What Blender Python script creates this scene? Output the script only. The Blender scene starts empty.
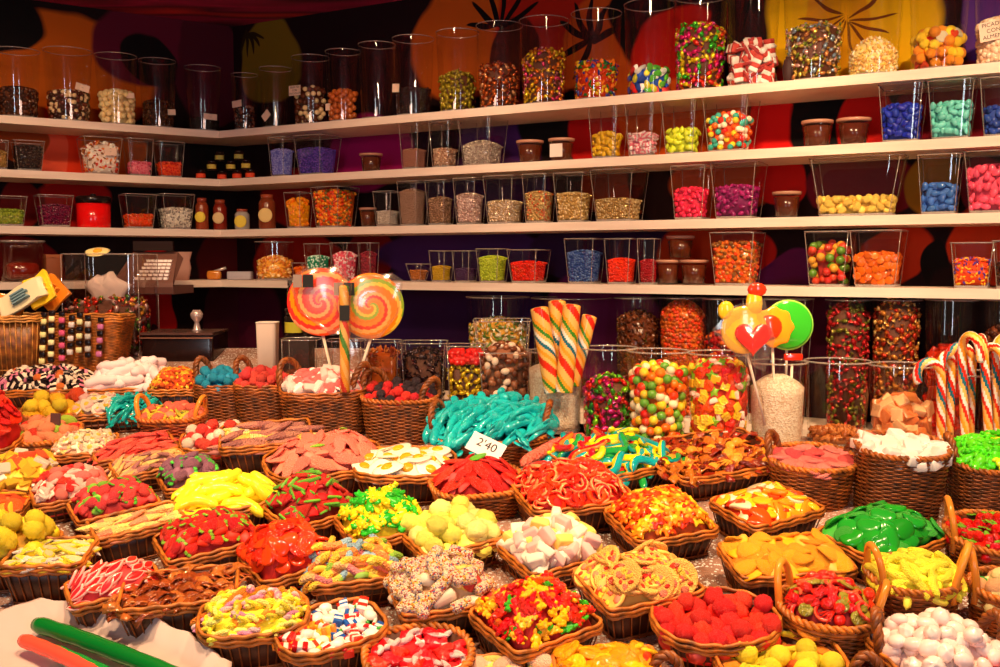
import bpy, math, random
import numpy as np
from mathutils import Matrix, Vector
random.seed(11)
PI = math.pi
EYE = 1.5
PITCH = math.atan(.0705)
# ---------------------------------------------------------------- camera, world, light
scn = bpy.context.scene
COL = scn.collection
cd = bpy.data.cameras.new('camera'); cam = bpy.data.objects.new('camera', cd); COL.objects.link(cam)
cd.sensor_width = 36; cd.lens = 36; cd.clip_start = .05
cam.location = (0, 0, EYE); cam.rotation_euler = (PI / 2 - PITCH, 0, 0)
scn.camera = cam
scn.view_settings.view_transform = 'Standard'; scn.view_settings.look = 'None'
scn.view_settings.gamma = 1; scn.view_settings.use_curve_mapping = False
scn.view_settings.exposure = 0.9
scn.cycles.max_bounces = 8; scn.cycles.transparent_max_bounces = 24
scn.cycles.caustics_reflective = False; scn.cycles.caustics_refractive = False
scn.cycles.sample_clamp_indirect = 4
w = bpy.data.worlds.new('world'); scn.world = w; w.use_nodes = True
w.node_tree.nodes['Background'].inputs[0].default_value = (1, .62, .42, 1)
w.node_tree.nodes['Background'].inputs[1].default_value = .06

def lamp(kind, loc, target, power, color, size=.1, spot=70, blend=.6, size_y=None):
    d = bpy.data.lights.new('unseen_light', kind); d.energy = power; d.color = color
    if kind == 'SPOT': d.spot_size = math.radians(spot); d.spot_blend = blend; d.shadow_soft_size = size
    else:
        d.size = size
        if size_y: d.shape = 'RECTANGLE'; d.size_y = size_y
    o = bpy.data.objects.new('unseen_light', d); COL.objects.link(o); o.location = loc
    o.rotation_euler = (Vector(target) - Vector(loc)).to_track_quat('-Z', 'Y').to_euler()
WARM = (1, .665, .37)
for (x, y, tx, ty, p) in ((-1.0, 2.1, -1.0, 2.9, 26), (-.95, 1.5, -.95, 2.1, 46), (-.3, 1.35, -.3, 2.0, 42), (.35, 1.35, .35, 2.0, 44), (.95, 1.4, .95, 2.1, 46)):  # the first, over the back-left counter, is an extra spot added to brighten it
    lamp('SPOT', (x, y, 2.48), (tx, ty, 1.0), p, WARM, .06, 84, .7)
for (x, y, tx, ty, p) in ((1.05, 1.75, 1.15, 3.0, 58), (.35, 2.1, .6, 3.35, 44), (-.45, 2.6, -.3, 3.85, 28), (-1.5, 2.5, -1.9, 3.8, 30), (-1.1, 2.7, -1.15, 3.4, 16)):  # the last is an extra spot, added to brighten the bin and till
    lamp('SPOT', (x, y, 2.5), (tx, ty, 1.5), p, WARM, .05, 75, .8)
lamp('AREA', (-1.2, -1.6, 2.0), (.4, 3, 1.3), 14, (.8, .9, 1), .35, size_y=1.5)  # unseen cool strip behind the camera; with the next, gives jars bluish streaks
lamp('AREA', (1.6, -1.4, 2.0), (.4, 3, 1.3), 10, (.8, .9, 1), .3, size_y=1.5)

lamp('AREA', (-.6, 2.35, 2.12), (-.9, 3.3, 2.52), 1.6, (1, .6, .45), .5, size_y=.1)  # unseen uplight, added only to brighten the dark ceiling

# ---------------------------------------------------------------- mapping the photo's rays into the room
cp, sp_ = math.cos(PITCH), math.sin(PITCH)
CAMO = np.array((0, 0, EYE))
def ray(px, py):
    a = (px - 500) / 1000; b = (333.5 - py) / 1000
    return np.array((a, cp + b * sp_, -sp_ + b * cp))
def proj(p):
    d = np.asarray(p, float) - CAMO
    f = d[..., 1] * cp - d[..., 2] * sp_; u = d[..., 1] * sp_ + d[..., 2] * cp
    return 500 + 1000 * d[..., 0] / f, 333.5 - 1000 * u / f
def at(px, py, Y):
    r = ray(px, py); return Vector(CAMO + r * (Y / r[1]))
TS = .2
def table_z(y): return EYE - .654 + TS * (y - 1.75)
def on_table(px, py, lift=0):
    r = ray(px, py); t = (-.654 - TS * 1.75 + lift) / (r[2] - TS * r[1]); return Vector(CAMO + r * t)
# shelf lines: front edges of the two runs of shelving
CORN = np.array((-1.145, 4.117)); DR = np.array((.870, -.493)); NR = np.array((.493, .870))
DL = np.array((-.832, -.555)); NL = np.array((-.555, .832))
def on_wall(side, px, off, py=263.):
    """point on the vertical plane parallel to a wall, OFF behind the shelf edge, seen at px"""
    D, N = (DR, NR) if side == 'R' else (DL, NL)
    q = CORN + N * off
    r = ray(px, py)
    t = np.dot(q, N) / np.dot(r[:2], N)
    p = CAMO + r * t
    return p, np.dot(p[:2] - CORN, D)
SH = {1: EYE + .5216, 2: EYE + .327, 3: EYE + .1216, 4: EYE - .084, 5: EYE - .51}

# ---------------------------------------------------------------- materials
def lin(c):
    return tuple(((v / 255) / 12.92 if v / 255 <= .04045 else ((v / 255 + .055) / 1.055) ** 2.4) for v in c)
_m = {}
def nt(name):
    m = bpy.data.materials.new(name); m.use_nodes = True
    n = m.node_tree.nodes; return m, n, m.node_tree.links, n['Principled BSDF']
def mat(c, finish='gloss'):
    k = (tuple(c), finish)
    if k in _m: return _m[k]
    m, N, L, P = nt(finish + '_%d_%d_%d' % tuple(c)); col = lin(c)
    P.inputs['Base Color'].default_value = (*col, 1)
    tc = N.new('ShaderNodeTexCoord')
    if finish == 'sugar':
        P.inputs['Roughness'].default_value = .55
        nz = N.new('ShaderNodeTexNoise'); nz.inputs['Scale'].default_value = 26; nz.inputs['Detail'].default_value = 1
        L.new(tc.outputs['Object'], nz.inputs['Vector'])
        r = N.new('ShaderNodeValToRGB'); r.color_ramp.elements[0].position = .5; r.color_ramp.elements[1].position = .75
        r.color_ramp.elements[0].color = (*col, 1); r.color_ramp.elements[1].color = tuple(v + (1 - v) * .1 for v in col) + (1,); P.inputs['Specular IOR Level'].default_value = .3
        L.new(nz.outputs['Fac'], r.inputs[0]); L.new(r.outputs[0], P.inputs['Base Color'])
        b = N.new('ShaderNodeBump'); b.inputs['Strength'].default_value = .6; b.inputs['Distance'].default_value = .02
        L.new(nz.outputs['Fac'], b.inputs['Height']); L.new(b.outputs[0], P.inputs['Normal'])
    elif finish == 'gloss': P.inputs['Roughness'].default_value = .18
    elif finish == 'jelly':
        P.inputs['Roughness'].default_value = .12; P.inputs['Coat Weight'].default_value = .4
        nz = N.new('ShaderNodeTexNoise'); nz.inputs['Scale'].default_value = 4
        L.new(tc.outputs['Object'], nz.inputs['Vector'])
        b = N.new('ShaderNodeBump'); b.inputs['Strength'].default_value = .4; b.inputs['Distance'].default_value = .05
        L.new(nz.outputs['Fac'], b.inputs['Height']); L.new(b.outputs[0], P.inputs['Normal'])
    elif finish == 'matte': P.inputs['Roughness'].default_value = .7
    elif finish == 'foil': P.inputs['Roughness'].default_value = .22; P.inputs['Metallic'].default_value = .55
    elif finish == 'dots':
        P.inputs['Roughness'].default_value = .5
        v = N.new('ShaderNodeTexVoronoi'); v.inputs['Scale'].default_value = 16
        L.new(tc.outputs['Object'], v.inputs['Vector'])
        r = N.new('ShaderNodeValToRGB'); r.color_ramp.interpolation = 'CONSTANT'
        E = r.color_ramp.elements; E[0].position = 0; E[0].color = (.55, .03, .02, 1); E[1].position = .55; E[1].color = (*col, 1)
        for p, cc in ((.1, (.8, .3, .03)), (.2, (.12, .2, .35)), (.26, (.75, .55, .1)), (.36, (.5, .15, .2)), (.42, col)):
            e = E.new(p); e.color = (*cc, 1)
        sep = N.new('ShaderNodeSeparateColor'); L.new(v.outputs['Color'], sep.inputs[0]); L.new(sep.outputs[0], r.inputs[0])
        L.new(r.outputs[0], P.inputs['Base Color'])
        b = N.new('ShaderNodeBump'); b.inputs['Strength'].default_value = .5; b.inputs['Distance'].default_value = .03; b.invert = True
        L.new(v.outputs['Distance'], b.inputs['Height']); L.new(b.outputs[0], P.inputs['Normal'])
    elif finish == 'wicker':
        P.inputs['Roughness'].default_value = .42
        nz = N.new('ShaderNodeTexNoise'); nz.inputs['Scale'].default_value = 45; nz.inputs['Detail'].default_value = 3
        L.new(tc.outputs['Object'], nz.inputs['Vector'])
        r = N.new('ShaderNodeValToRGB'); r.color_ramp.elements[0].position = .35; r.color_ramp.elements[1].position = .65
        r.color_ramp.elements[0].color = tuple(v * .45 for v in col) + (1,); r.color_ramp.elements[1].color = tuple(min(1, v * 1.35) for v in col) + (1,)
        L.new(nz.outputs['Fac'], r.inputs[0]); L.new(r.outputs[0], P.inputs['Base Color'])
    if finish in ('sugar', 'gloss', 'jelly'):   # every sweet a slightly different batch
        oi = N.new('ShaderNodeObjectInfo'); hv = N.new('ShaderNodeHueSaturation'); a1 = N.new('ShaderNodeMapRange'); a1.inputs[3].default_value = .93; a1.inputs[4].default_value = 1.3
        a2 = N.new('ShaderNodeMath'); a2.operation = 'MULTIPLY'; a2.inputs[1].default_value = 7.31; a3 = N.new('ShaderNodeMath'); a3.operation = 'FRACT'; a4 = N.new('ShaderNodeMapRange'); a4.inputs[3].default_value = .498; a4.inputs[4].default_value = .506
        L.new(oi.outputs['Random'], a1.inputs[0]); L.new(oi.outputs['Random'], a2.inputs[0]); L.new(a2.outputs[0], a3.inputs[0]); L.new(a3.outputs[0], a4.inputs[0])
        L.new(a1.outputs[0], hv.inputs['Value']); L.new(a4.outputs[0], hv.inputs['Hue'])
        src = P.inputs['Base Color'].links[0].from_socket if P.inputs['Base Color'].is_linked else None
        if src: L.new(src, hv.inputs['Color'])
        else: hv.inputs['Color'].default_value = (*col, 1)
        L.new(hv.outputs[0], P.inputs['Base Color'])
    _m[k] = m; return m

def glass_mat(name, tint=(.96, .96, .94), refl=.05, edge=.5, rough=.03):
    m = bpy.data.materials.new(name); m.use_nodes = True; N, L = m.node_tree.nodes, m.node_tree.links
    N.remove(N['Principled BSDF']); out = N['Material Output']
    t = N.new('ShaderNodeBsdfTransparent'); t.inputs[0].default_value = (*tint, 1)
    g = N.new('ShaderNodeBsdfGlossy'); g.inputs['Roughness'].default_value = rough; g.inputs['Color'].default_value = (1, .97, .94, 1)
    lw = N.new('ShaderNodeLayerWeight'); lw.inputs[0].default_value = .5
    pw = N.new('ShaderNodeMath'); pw.operation = 'POWER'; pw.inputs[1].default_value = 4
    mr = N.new('ShaderNodeMapRange'); mr.inputs[3].default_value = refl; mr.inputs[4].default_value = edge
    mx = N.new('ShaderNodeMixShader')
    L.new(lw.outputs['Facing'], pw.inputs[0]); L.new(pw.outputs[0], mr.inputs[0]); L.new(mr.outputs[0], mx.inputs[0])
    L.new(t.outputs[0], mx.inputs[1]); L.new(g.outputs[0], mx.inputs[2]); L.new(mx.outputs[0], out.inputs[0])
    return m
GLASS = glass_mat('clear_glass')
def frosted(m, fac, c):
    N, L = m.node_tree.nodes, m.node_tree.links; out = N['Material Output']; src = out.inputs[0].links[0].from_socket
    d = N.new('ShaderNodeBsdfDiffuse'); d.inputs[0].default_value = c; mx = N.new('ShaderNodeMixShader'); mx.inputs[0].default_value = fac
    L.new(src, mx.inputs[1]); L.new(d.outputs[0], mx.inputs[2]); L.new(mx.outputs[0], out.inputs[0]); return m
GEDGE = frosted(glass_mat('glass_edge', (.8, .72, .66), .25, .7, .08), .22, (.85, .78, .72, 1))
CELLO = frosted(glass_mat('cellophane', (.95, .93, .91), .05, .6, .1), .035, (.9, .8, .76, 1))
ACRYL = glass_mat('clear_acrylic', (.88, .84, .82), .08, .5, .05)

# ---------------------------------------------------------------- mesh tools
class MB:
    def __init__(s): s.v = []; s.f = []; s.m = []; s.n = 0
    def add(s, V, F, mi=0):
        V = np.asarray(V, float).reshape(-1, 3); s.v.append(V); k = s.n
        if isinstance(mi, int): s.m += [mi] * len(F)
        else: s.m += list(mi)
        s.f += [tuple(i + k for i in f) for f in F]; s.n += len(V); return s
    def mesh(s, name, mats, smooth=True):
        me = bpy.data.meshes.new(name)
        V = np.concatenate(s.v) if s.v else np.zeros((0, 3))
        me.from_pydata([tuple(x) for x in V.tolist()], [], s.f)
        for m in mats: me.materials.append(m)
        if len(mats) > 1: me.polygons.foreach_set('material_index', s.m)
        me.polygons.foreach_set('use_smooth', [smooth] * len(s.f)); me.update(); return me
def tfm(V, M): V = np.asarray(V, float); R = np.array(M); return V @ R[:3, :3].T + R[:3, 3]
def sphere(c=(0, 0, 0), r=(1, 1, 1), nu=10, nv=7, fn=None, R=None):
    V = [(0, 0, 1)]
    for j in range(1, nv):
        p = PI * j / nv
        for i in range(nu):
            t = 2 * PI * i / nu; V.append((math.sin(p) * math.cos(t), math.sin(p) * math.sin(t), math.cos(p)))
    V.append((0, 0, -1)); V = np.array(V)
    if fn is not None: V = np.array([fn(*q) for q in V])
    V = V * np.array(r)
    if R is not None: V = V @ np.array(R.to_3x3()).T
    F = [(0, 1 + i, 1 + (i + 1) % nu) for i in range(nu)]
    for j in range(nv - 2):
        a = 1 + j * nu
        F += [(a + i, a + nu + i, a + nu + (i + 1) % nu, a + (i + 1) % nu) for i in range(nu)]
    a = 1 + (nv - 2) * nu; e = len(V) - 1
    F += [(a + i, e, a + (i + 1) % nu) for i in range(nu)]
    return V + np.array(c), F
def tube(path, rad, seg=8, closed=False, cb=None, flat=1.0, up=None):
    P = np.array([tuple(p) for p in path], float); n = len(P)
    if np.isscalar(rad): rad = [rad] * n
    T = np.zeros_like(P)
    for i in range(n):
        a, b = (P[(i - 1) % n], P[(i + 1) % n]) if closed else (P[max(i - 1, 0)], P[min(i + 1, n - 1)])
        T[i] = (b - a) / (np.linalg.norm(b - a) + 1e-9)
    nrm = np.array(up if up is not None else ((0, 0, 1) if abs(T[0][2]) < .9 else (1, 0, 0)), float)
    V = []
    for i in range(n):
        nrm = nrm - T[i] * np.dot(nrm, T[i]); nrm /= (np.linalg.norm(nrm) + 1e-9); bn = np.cross(T[i], nrm)
        for j in range(seg):
            t = 2 * PI * j / seg; V.append(P[i] + rad[i] * (flat * math.cos(t) * nrm + math.sin(t) * bn))
    F, mi = [], []
    for i in range(n if closed else n - 1):
        for j in range(seg):
            a, b = i * seg, ((i + 1) % n) * seg
            F.append((a + j, a + (j + 1) % seg, b + (j + 1) % seg, b + j)); mi.append(cb(i, j) if cb else 0)
    if not closed:
        F.append(tuple(range(seg))[::-1]); F.append(tuple((n - 1) * seg + j for j in range(seg))); mi += [cb(0, 0) if cb else 0, cb(n - 2, 0) if cb else 0]
    return V, F, mi
def capsule(path, r, seg=8, tip=1.0, cb=None, flat=1.0, taper=None):
    n = len(path); rs = []
    for i in range(n):
        u = i / (n - 1); e = min(u, 1 - u) * 2
        k = min(1, (1 - (1 - min(1, e / .28)) ** 2)) ** .5 if tip == 1 else e ** tip
        rs.append(max(.04 * r, r * k * (taper(u) if taper else 1)))
    return tube(path, rs, seg, cb=cb, flat=flat)
def box(a, b):
    (x0, y0, z0), (x1, y1, z1) = a, b
    return [(x0, y0, z0), (x1, y0, z0), (x1, y1, z0), (x0, y1, z0), (x0, y0, z1), (x1, y0, z1), (x1, y1, z1), (x0, y1, z1)], \
        [(3, 2, 1, 0), (4, 5, 6, 7), (0, 1, 5, 4), (1, 2, 6, 5), (2, 3, 7, 6), (3, 0, 4, 7)]
def rbox(c, d, n=4, nu=16, nv=8):
    """rounded block: superellipsoid"""
    pw = lambda v: math.copysign(abs(v) ** (2 / n), v)
    return sphere(c, (d[0] / 2, d[1] / 2, d[2] / 2), nu, nv, lambda x, y, z: ((lambda s: (pw(x / s if s > 1e-6 else 0) * pw(s), pw(y / s if s > 1e-6 else 0) * pw(s), pw(z)))(math.hypot(x, y))))
def sup(a, b, n, t):
    c, s = math.cos(t), math.sin(t)
    return a * math.copysign(abs(c) ** (2 / n), c), b * math.copysign(abs(s) ** (2 / n), s)
def loop(a, b, n, k):
    """k points evenly spaced along a superellipse, anticlockwise from +x"""
    pts = np.array([sup(a, b, n, 2 * PI * i / 720) for i in range(721)])
    s = np.concatenate([[0], np.cumsum(np.hypot(*np.diff(pts, axis=0).T))])
    q = np.linspace(0, s[-1], k + 1)[:-1]
    return np.stack([np.interp(q, s, pts[:, 0]), np.interp(q, s, pts[:, 1])], 1)
def loft(rings, close_bottom=False, close_top=False):
    k = len(rings[0]); V = np.concatenate([np.asarray(r, float) for r in rings]); F = []
    for i in range(len(rings) - 1):
        F += [(i * k + j, i * k + (j + 1) % k, (i + 1) * k + (j + 1) % k, (i + 1) * k + j) for j in range(k)]
    if close_bottom: F.append(tuple(range(k))[::-1])
    if close_top: F.append(tuple((len(rings) - 1) * k + j for j in range(k)))
    return V, F
def lathe(prof, k=20):
    return loft([[(r * math.cos(2 * PI * j / k), r * math.sin(2 * PI * j / k), z) for j in range(k)] for r, z in prof], True, True)
def extrude(poly, z0, z1, bev=0):
    P = np.array(poly, float); c = P.mean(0); rings = []
    lv = [(z0, 1 - bev), (z0 + (z1 - z0) * .25, 1), (z1 - (z1 - z0) * .25, 1), (z1, 1 - bev)] if bev else [(z0, 1), (z1, 1)]
    for z, s in lv: rings.append([(c[0] + (x - c[0]) * s, c[1] + (y - c[1]) * s, z) for x, y in P])
    return loft(rings, True, True)

def link(name, me, M=None, parent=None, label=None, cat=None, group=None, kind=None):
    o = bpy.data.objects.new(name, me); COL.objects.link(o)
    if parent is not None: o.parent = parent
    if M is not None: o.matrix_local = M
    if label: o['label'] = label
    if cat: o['category'] = cat
    if group: o['group'] = group
    if kind: o['kind'] = kind
    return o
def part(name, mb, mats, parent, smooth=True, label=None):
    return link(name, mb.mesh(name, mats if isinstance(mats, list) else [mats], smooth), None, parent, label)
def single(name, mb, mats, label, cat, M=None, group=None, kind=None, smooth=True):
    return link(name, mb.mesh(name, mats if isinstance(mats, list) else [mats], smooth), M, None, label, cat, group, kind)
# ---------------------------------------------------------------- candy kinds: list of (part name, mesh); the first is the body. long side = 1
_p = {}
def candy(kind, *cs):
    k = (kind, cs)
    if k not in _p: _p[k] = _mk(kind, *cs)
    return _p[k]
def one(mb, mats): return [('body', mb.mesh('candy', mats))]
def curve_pts(fn, n): return [fn(i / (n - 1)) for i in range(n)]
def _mk(kind, c1=(255, 0, 0), c2=None, c3=None, fin='sugar'):
    A = mat(c1, fin); B = mat(c2, fin) if c2 else A; D = mat(c3, fin) if c3 else B
    mb = MB(); rr = random.Random(sum(map(ord, kind)))
    if kind == 'ball': return one(mb.add(*sphere(r=(.5, .5, .47), nu=12, nv=8)), [A])
    if kind == 'pebble':
        return one(mb.add(*sphere(r=(.5, .38, .3), nu=10, nv=7, fn=lambda x, y, z: (x * (1 + .1 * y), y * (1 + .15 * x), z))), [A])
    if kind == 'almond':
        return one(mb.add(*sphere(r=(.5, .34, .22), nu=10, nv=7, fn=lambda x, y, z: (x, y * (1 - .25 * x), z * (1 - .2 * x)))), [A])
    if kind == 'berry':
        pts = []
        def f(x, y, z):
            k = 1 + .13 * math.sin(9 * math.atan2(y, x) + (3 if z > 0 else 0)) * math.sin(8 * math.acos(max(-1, min(1, z)))); return x * k, y * k, z * k
        return one(mb.add(*sphere(r=(.5, .5, .48), nu=22, nv=14, fn=f)), [A])
    if kind == 'lump':
        def f(x, y, z):
            k = 1 + .1 * math.sin(5 * x + 2) * math.cos(6 * y) + .09 * math.sin(9 * z + 7 * x) * math.cos(8 * y); return x * k, y * k, z * k
        return one(mb.add(*sphere(r=(.5, .42, .4), nu=16, nv=11, fn=f)), [A])
    if kind == 'egg':
        mb.add(*sphere(r=(.5, .4, .055), nu=20, nv=6, fn=lambda x, y, z: (x * (1 + .08 * math.sin(3 * math.atan2(y, x))), y, z)))
        y = MB().add(*sphere((0.03, 0, .045), (.19, .17, .09), 12, 7))
        return [('body', mb.mesh('egg_white', [A])), ('yolk', y.mesh('yolk', [B]))]
    if kind == 'banana':
        p = curve_pts(lambda u: (-.5 + u, .55 * ((u - .5) ** 2) * 1.6 - .12, 0), 11)
        return one(mb.add(*capsule(p, .15, 8, taper=lambda u: 1 - .25 * abs(2 * u - 1))), [A])
    if kind == 'stick':   # straight soft stick, two colours lengthwise
        p = curve_pts(lambda u: (-.5 + u, .03 * math.sin(4 * u), .02 * math.sin(5 * u)), 9)
        return one(mb.add(*capsule(p, .11, 8, cb=lambda i, j: 1 if j in (0, 1, 7) else 0)), [A, B])
    if kind == 'finger':  # long flat finger, pointed
        p = curve_pts(lambda u: (-.5 + u, .06 * math.sin(3 * u), 0), 9)
        return one(mb.add(*capsule(p, .15, 8, tip=.5, flat=.6, cb=lambda i, j: 1 if (j in (0, 1, 7) and i > 3) else 0)), [A, B])
    if kind == 'worm':
        p = curve_pts(lambda u: (-.5 + u, .07 * math.sin(7 * u), .02 * math.sin(9 * u)), 14)
        return one(mb.add(*capsule(p, .085, 8, cb=lambda i, j: (0, 0, 0, 0, 1, 1, 1, 1, 1, 2, 2, 2, 2, 2)[i])), [A, B, D])
    if kind == 'snake':
        p = curve_pts(lambda u: (-.5 + u, .12 * math.sin(8 * u), .03 * math.sin(6 * u)), 20)
        return one(mb.add(*capsule(p, .07, 8, flat=.8, cb=lambda i, j: 1 if j in (2, 3, 4, 5, 6) and c2 else 0)), [A, B])
    if kind == 'ring':
        p = [(.36 * math.cos(2 * PI * i / 18), .36 * math.sin(2 * PI * i / 18), 0) for i in range(18)]
        return one(mb.add(*tube(p, .13, 8, True, flat=.8)), [A])
    if kind == 'arc':
        p = curve_pts(lambda u: (.42 * math.cos(PI * 1.25 * u), .42 * math.sin(PI * 1.25 * u) - .1, 0), 12)
        return one(mb.add(*capsule(p, .09, 7, cb=lambda i, j: 1 if j < 2 else 0)), [A, B])
    if kind == 'disc':
        return one(mb.add(*lathe([(.44, -.07), (.5, -.02), (.5, .03), (.43, .075), (.2, .095)], 16)), [A])
    if kind == 'bowed':
        V, F = lathe([(.44, -.06), (.5, -.02), (.5, .03), (.43, .065), (.2, .07)], 16)
        V = np.array(V); V[:, 2] += .16 - .75 * (V[:, 0] ** 2); return one(mb.add(V, F), [A])
    if kind == 'wedge':   # half-round slice
        P = [(.5 * math.cos(PI * i / 10), .5 * math.sin(PI * i / 10) - .2) for i in range(11)]
        return one(mb.add(*extrude(P, -.09, .09, .1)), [A])
    if kind == 'leafslice':   # lens-shaped slice with pale edge
        P = [(.5 * math.cos(t), .2 * math.sin(t) * abs(math.sin(t))) for t in [2 * PI * i / 18 for i in range(18)]]
        mb.add(*extrude(P, -.06, .05, .12)); V, F = extrude([(x * .82, y * .7) for x, y in P], .04, .07, .15); mb.add(V, F, 1)
        return one(mb, [B, A])
    if kind == 'petal':
        def f(x, y, z): return x, y * (1 - .35 * x), z + .18 * y * y * 2 + .1 * x * x
        return one(mb.add(*sphere(r=(.5, .19, .07), nu=14, nv=8, fn=f)), [A])
    if kind == 'heart':
        P = []
        for i in range(20):
            t = 2 * PI * i / 20; P.append((.03 * 16 * math.sin(t) ** 3, .03 * (13 * math.cos(t) - 5 * math.cos(2 * t) - 2 * math.cos(3 * t) - math.cos(4 * t))))
        return one(mb.add(*extrude(P, -.1, .1, .15)), [A])
    if kind == 'flower':
        P = [((.38 + .12 * math.cos(5 * t)) * math.cos(t), (.38 + .12 * math.cos(5 * t)) * math.sin(t)) for t in [2 * PI * i / 30 for i in range(30)]]
        mb.add(*extrude(P, -.08, .08, .15)); V, F = sphere((0, 0, .07), (.15, .15, .07), 10, 5); mb.add(V, F, 1)
        return one(mb, [A, B])
    if kind == 'star':
        P = [((.5 if i % 2 == 0 else .27) * math.cos(PI * i / 5), (.5 if i % 2 == 0 else .27) * math.sin(PI * i / 5)) for i in range(10)]
        return one(mb.add(*extrude(P, -.08, .08, .15)), [A])
    if kind == 'chunk':
        mb.add(*rbox((0, 0, 0), (1, .75, .6), 7, 16, 8)); V = mb.v[0]; V[:, 1] *= (1 - .75 * (V[:, 2] + .3)); V[:, 0] *= (1 - .5 * (V[:, 1] + .3)); mb.v[0] = V
        return one(mb, [A])
    if kind == 'cube': return one(mb.add(*rbox((0, 0, 0), (1, .9, .55), 12, 20, 10)), [A])
    if kind == 'brick':
        for i in range(4):
            V, F = rbox((-.36 + .24 * i, 0, 0), (.25, .5, .4), 8, 12, 8); mb.add(V, F, i % 2)
        return one(mb, [A, B])
    if kind == 'marsh':
        return one(mb.add(*capsule(curve_pts(lambda u: (-.5 + u, .02 * math.sin(9 * u), 0), 11), .15, 12)), [A])
    if kind == 'log':
        return one(mb.add(*capsule(curve_pts(lambda u: (-.5 + u, 0, 0), 11), .25, 12)), [A])
    if kind == 'twist':   # two strands twisted
        for k, c in ((0, 0), (PI, 1)):
            p = curve_pts(lambda u: (-.5 + u, .07 * math.cos(9 * u + k), .07 * math.sin(9 * u + k)), 14)
            V, F, m = capsule(p, .085, 7); mb.add(V, F, c)
        return one(mb, [A, B])
    if kind == 'ribbon':
        n = 16; V, F = [], []
        for i in range(n):
            u = i / (n - 1); x = -.5 + u; z = .07 * math.sin(11 * u); tw = .5 * math.sin(5 * u)
            for (a, b) in ((-.13, -.02), (.13, -.02), (.13, .02), (-.13, .02)):
                V.append((x, a * math.cos(tw) - b * math.sin(tw) + .06 * math.sin(4 * u), z + a * math.sin(tw) + b * math.cos(tw)))
        for i in range(n - 1):
            for j in range(4): F.append((4 * i + j, 4 * i + (j + 1) % 4, 4 * i + 4 + (j + 1) % 4, 4 * i + 4 + j))
        F += [(3, 2, 1, 0), tuple(4 * (n - 1) + j for j in range(4))]
        return one(mb.add(V, F), [A])
    if kind == 'dolphin':
        p = curve_pts(lambda u: (-.5 + u, 0, .16 * math.sin(PI * u)), 13)
        mb.add(*capsule(p, .12, 10, taper=lambda u: (1.15 - .95 * u) if u > .2 else .6 + 2 * u))
        mb.add(*sphere((-.03, 0, .27), (.1, .02, .09), 8, 5)); mb.add(*sphere((.5, .1, .0), (.07, .13, .02), 8, 5)); mb.add(*sphere((.5, -.1, .0), (.07, .13, .02), 8, 5))
        mb.add(*sphere((-.15, .13, .07), (.1, .09, .02), 8, 5)); mb.add(*sphere((-.15, -.13, .07), (.1, .09, .02), 8, 5))
        return one(mb, [A])
    if kind == 'bear':
        mb.add(*sphere((0, 0, 0), (.3, .21, .16), 10, 7)); mb.add(*sphere((.33, 0, .02), (.17, .17, .15), 10, 7))
        for s in (-1, 1):
            mb.add(*sphere((.43, .12 * s, .03), (.06, .06, .05), 6, 5)); mb.add(*sphere((.14, .2 * s, .06), (.12, .07, .08), 7, 5)); mb.add(*sphere((-.27, .14 * s, .06), (.15, .09, .1), 7, 5))
        return one(mb, [A])
    if kind == 'frog':
        mb.add(*sphere((0, 0, 0), (.38, .24, .14), 12, 7)); mb.add(*sphere((.34, 0, .04), (.2, .2, .12), 10, 6))
        for s in (-1, 1):
            mb.add(*sphere((.4, .12 * s, .13), (.07, .07, .07), 7, 5)); mb.add(*sphere((-.22, .25 * s, -.02), (.2, .1, .1), 8, 5)); mb.add(*sphere((.15, .28 * s, -.04), (.08, .14, .06), 8, 5))
        V, F = sphere((0, 0, -.06), (.36, .22, .12), 12, 6); mb.add(V, F, 1)
        return one(mb, [A, B])
    if kind == 'strawberry':
        mb.add(*sphere(r=(.42, .3, .2), nu=12, nv=8, fn=lambda x, y, z: (x, y * (1 - .45 * x), z * (1 - .3 * x))))
        g = MB()
        for k in range(4):
            t = -1.2 + .8 * k; g.add(*sphere((-.4 - .05 * math.cos(t), .15 * math.sin(t), .08), (.11, .06, .05), 7, 5))
        return [('body', mb.mesh('candy', [A])), ('green_tip', g.mesh('green_tip', [B]))]
    if kind == 'watermelon':
        P = [(-.5, -.42), (.5, -.42), (.1, .45), (-.1, .45)]
        V, F = extrude(P, -.1, .1, .08); mb.add(V, F)
        g = MB().add(*rbox((0, -.47, 0), (1.05, .16, .22), 4, 12, 6))
        return [('body', mb.mesh('candy', [A])), ('rind', g.mesh('rind', [B]))]
    if kind == 'pizza':
        mb.add(*lathe([(.4, -.05), (.48, -.03), (.5, .02), (.46, .07), (.38, .045), (.05, .04)], 20), mi=0)
        p = [(.45 * math.cos(2 * PI * i / 20), .45 * math.sin(2 * PI * i / 20), .03) for i in range(20)]
        V, F, m = tube(p, .04, 6, True); mb.add(V, F, 0)
        t = MB()
        for i in range(18):
            a = rr.uniform(0, 6.3); r = rr.uniform(.03, .36); V, F = sphere((r * math.cos(a), r * math.sin(a), .055), (rr.uniform(.07, .17), rr.uniform(.05, .12), .03), 7, 4); t.add(V, F, i % 3)
        return [('body', mb.mesh('candy', [A])), ('topping', t.mesh('topping', [B, D, mat((240, 200, 60), 'sugar')]))]
    if kind == 'wrapped':
        mb.add(*sphere(r=(.26, .17, .15), nu=10, nv=7))
        for s in (-1, 1):
            n = 10; V = [(s * .22, 0, 0)]; V += [(s * (.5 + .03 * (i % 2)), .2 * math.cos(2 * PI * i / n) * (1 if i % 2 else .7), .09 * math.sin(2 * PI * i / n)) for i in range(n)]
            mb.add(V, [(0, 1 + i, 1 + (i + 1) % n) for i in range(n)], 1)
        return one(mb, [A, B])
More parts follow.
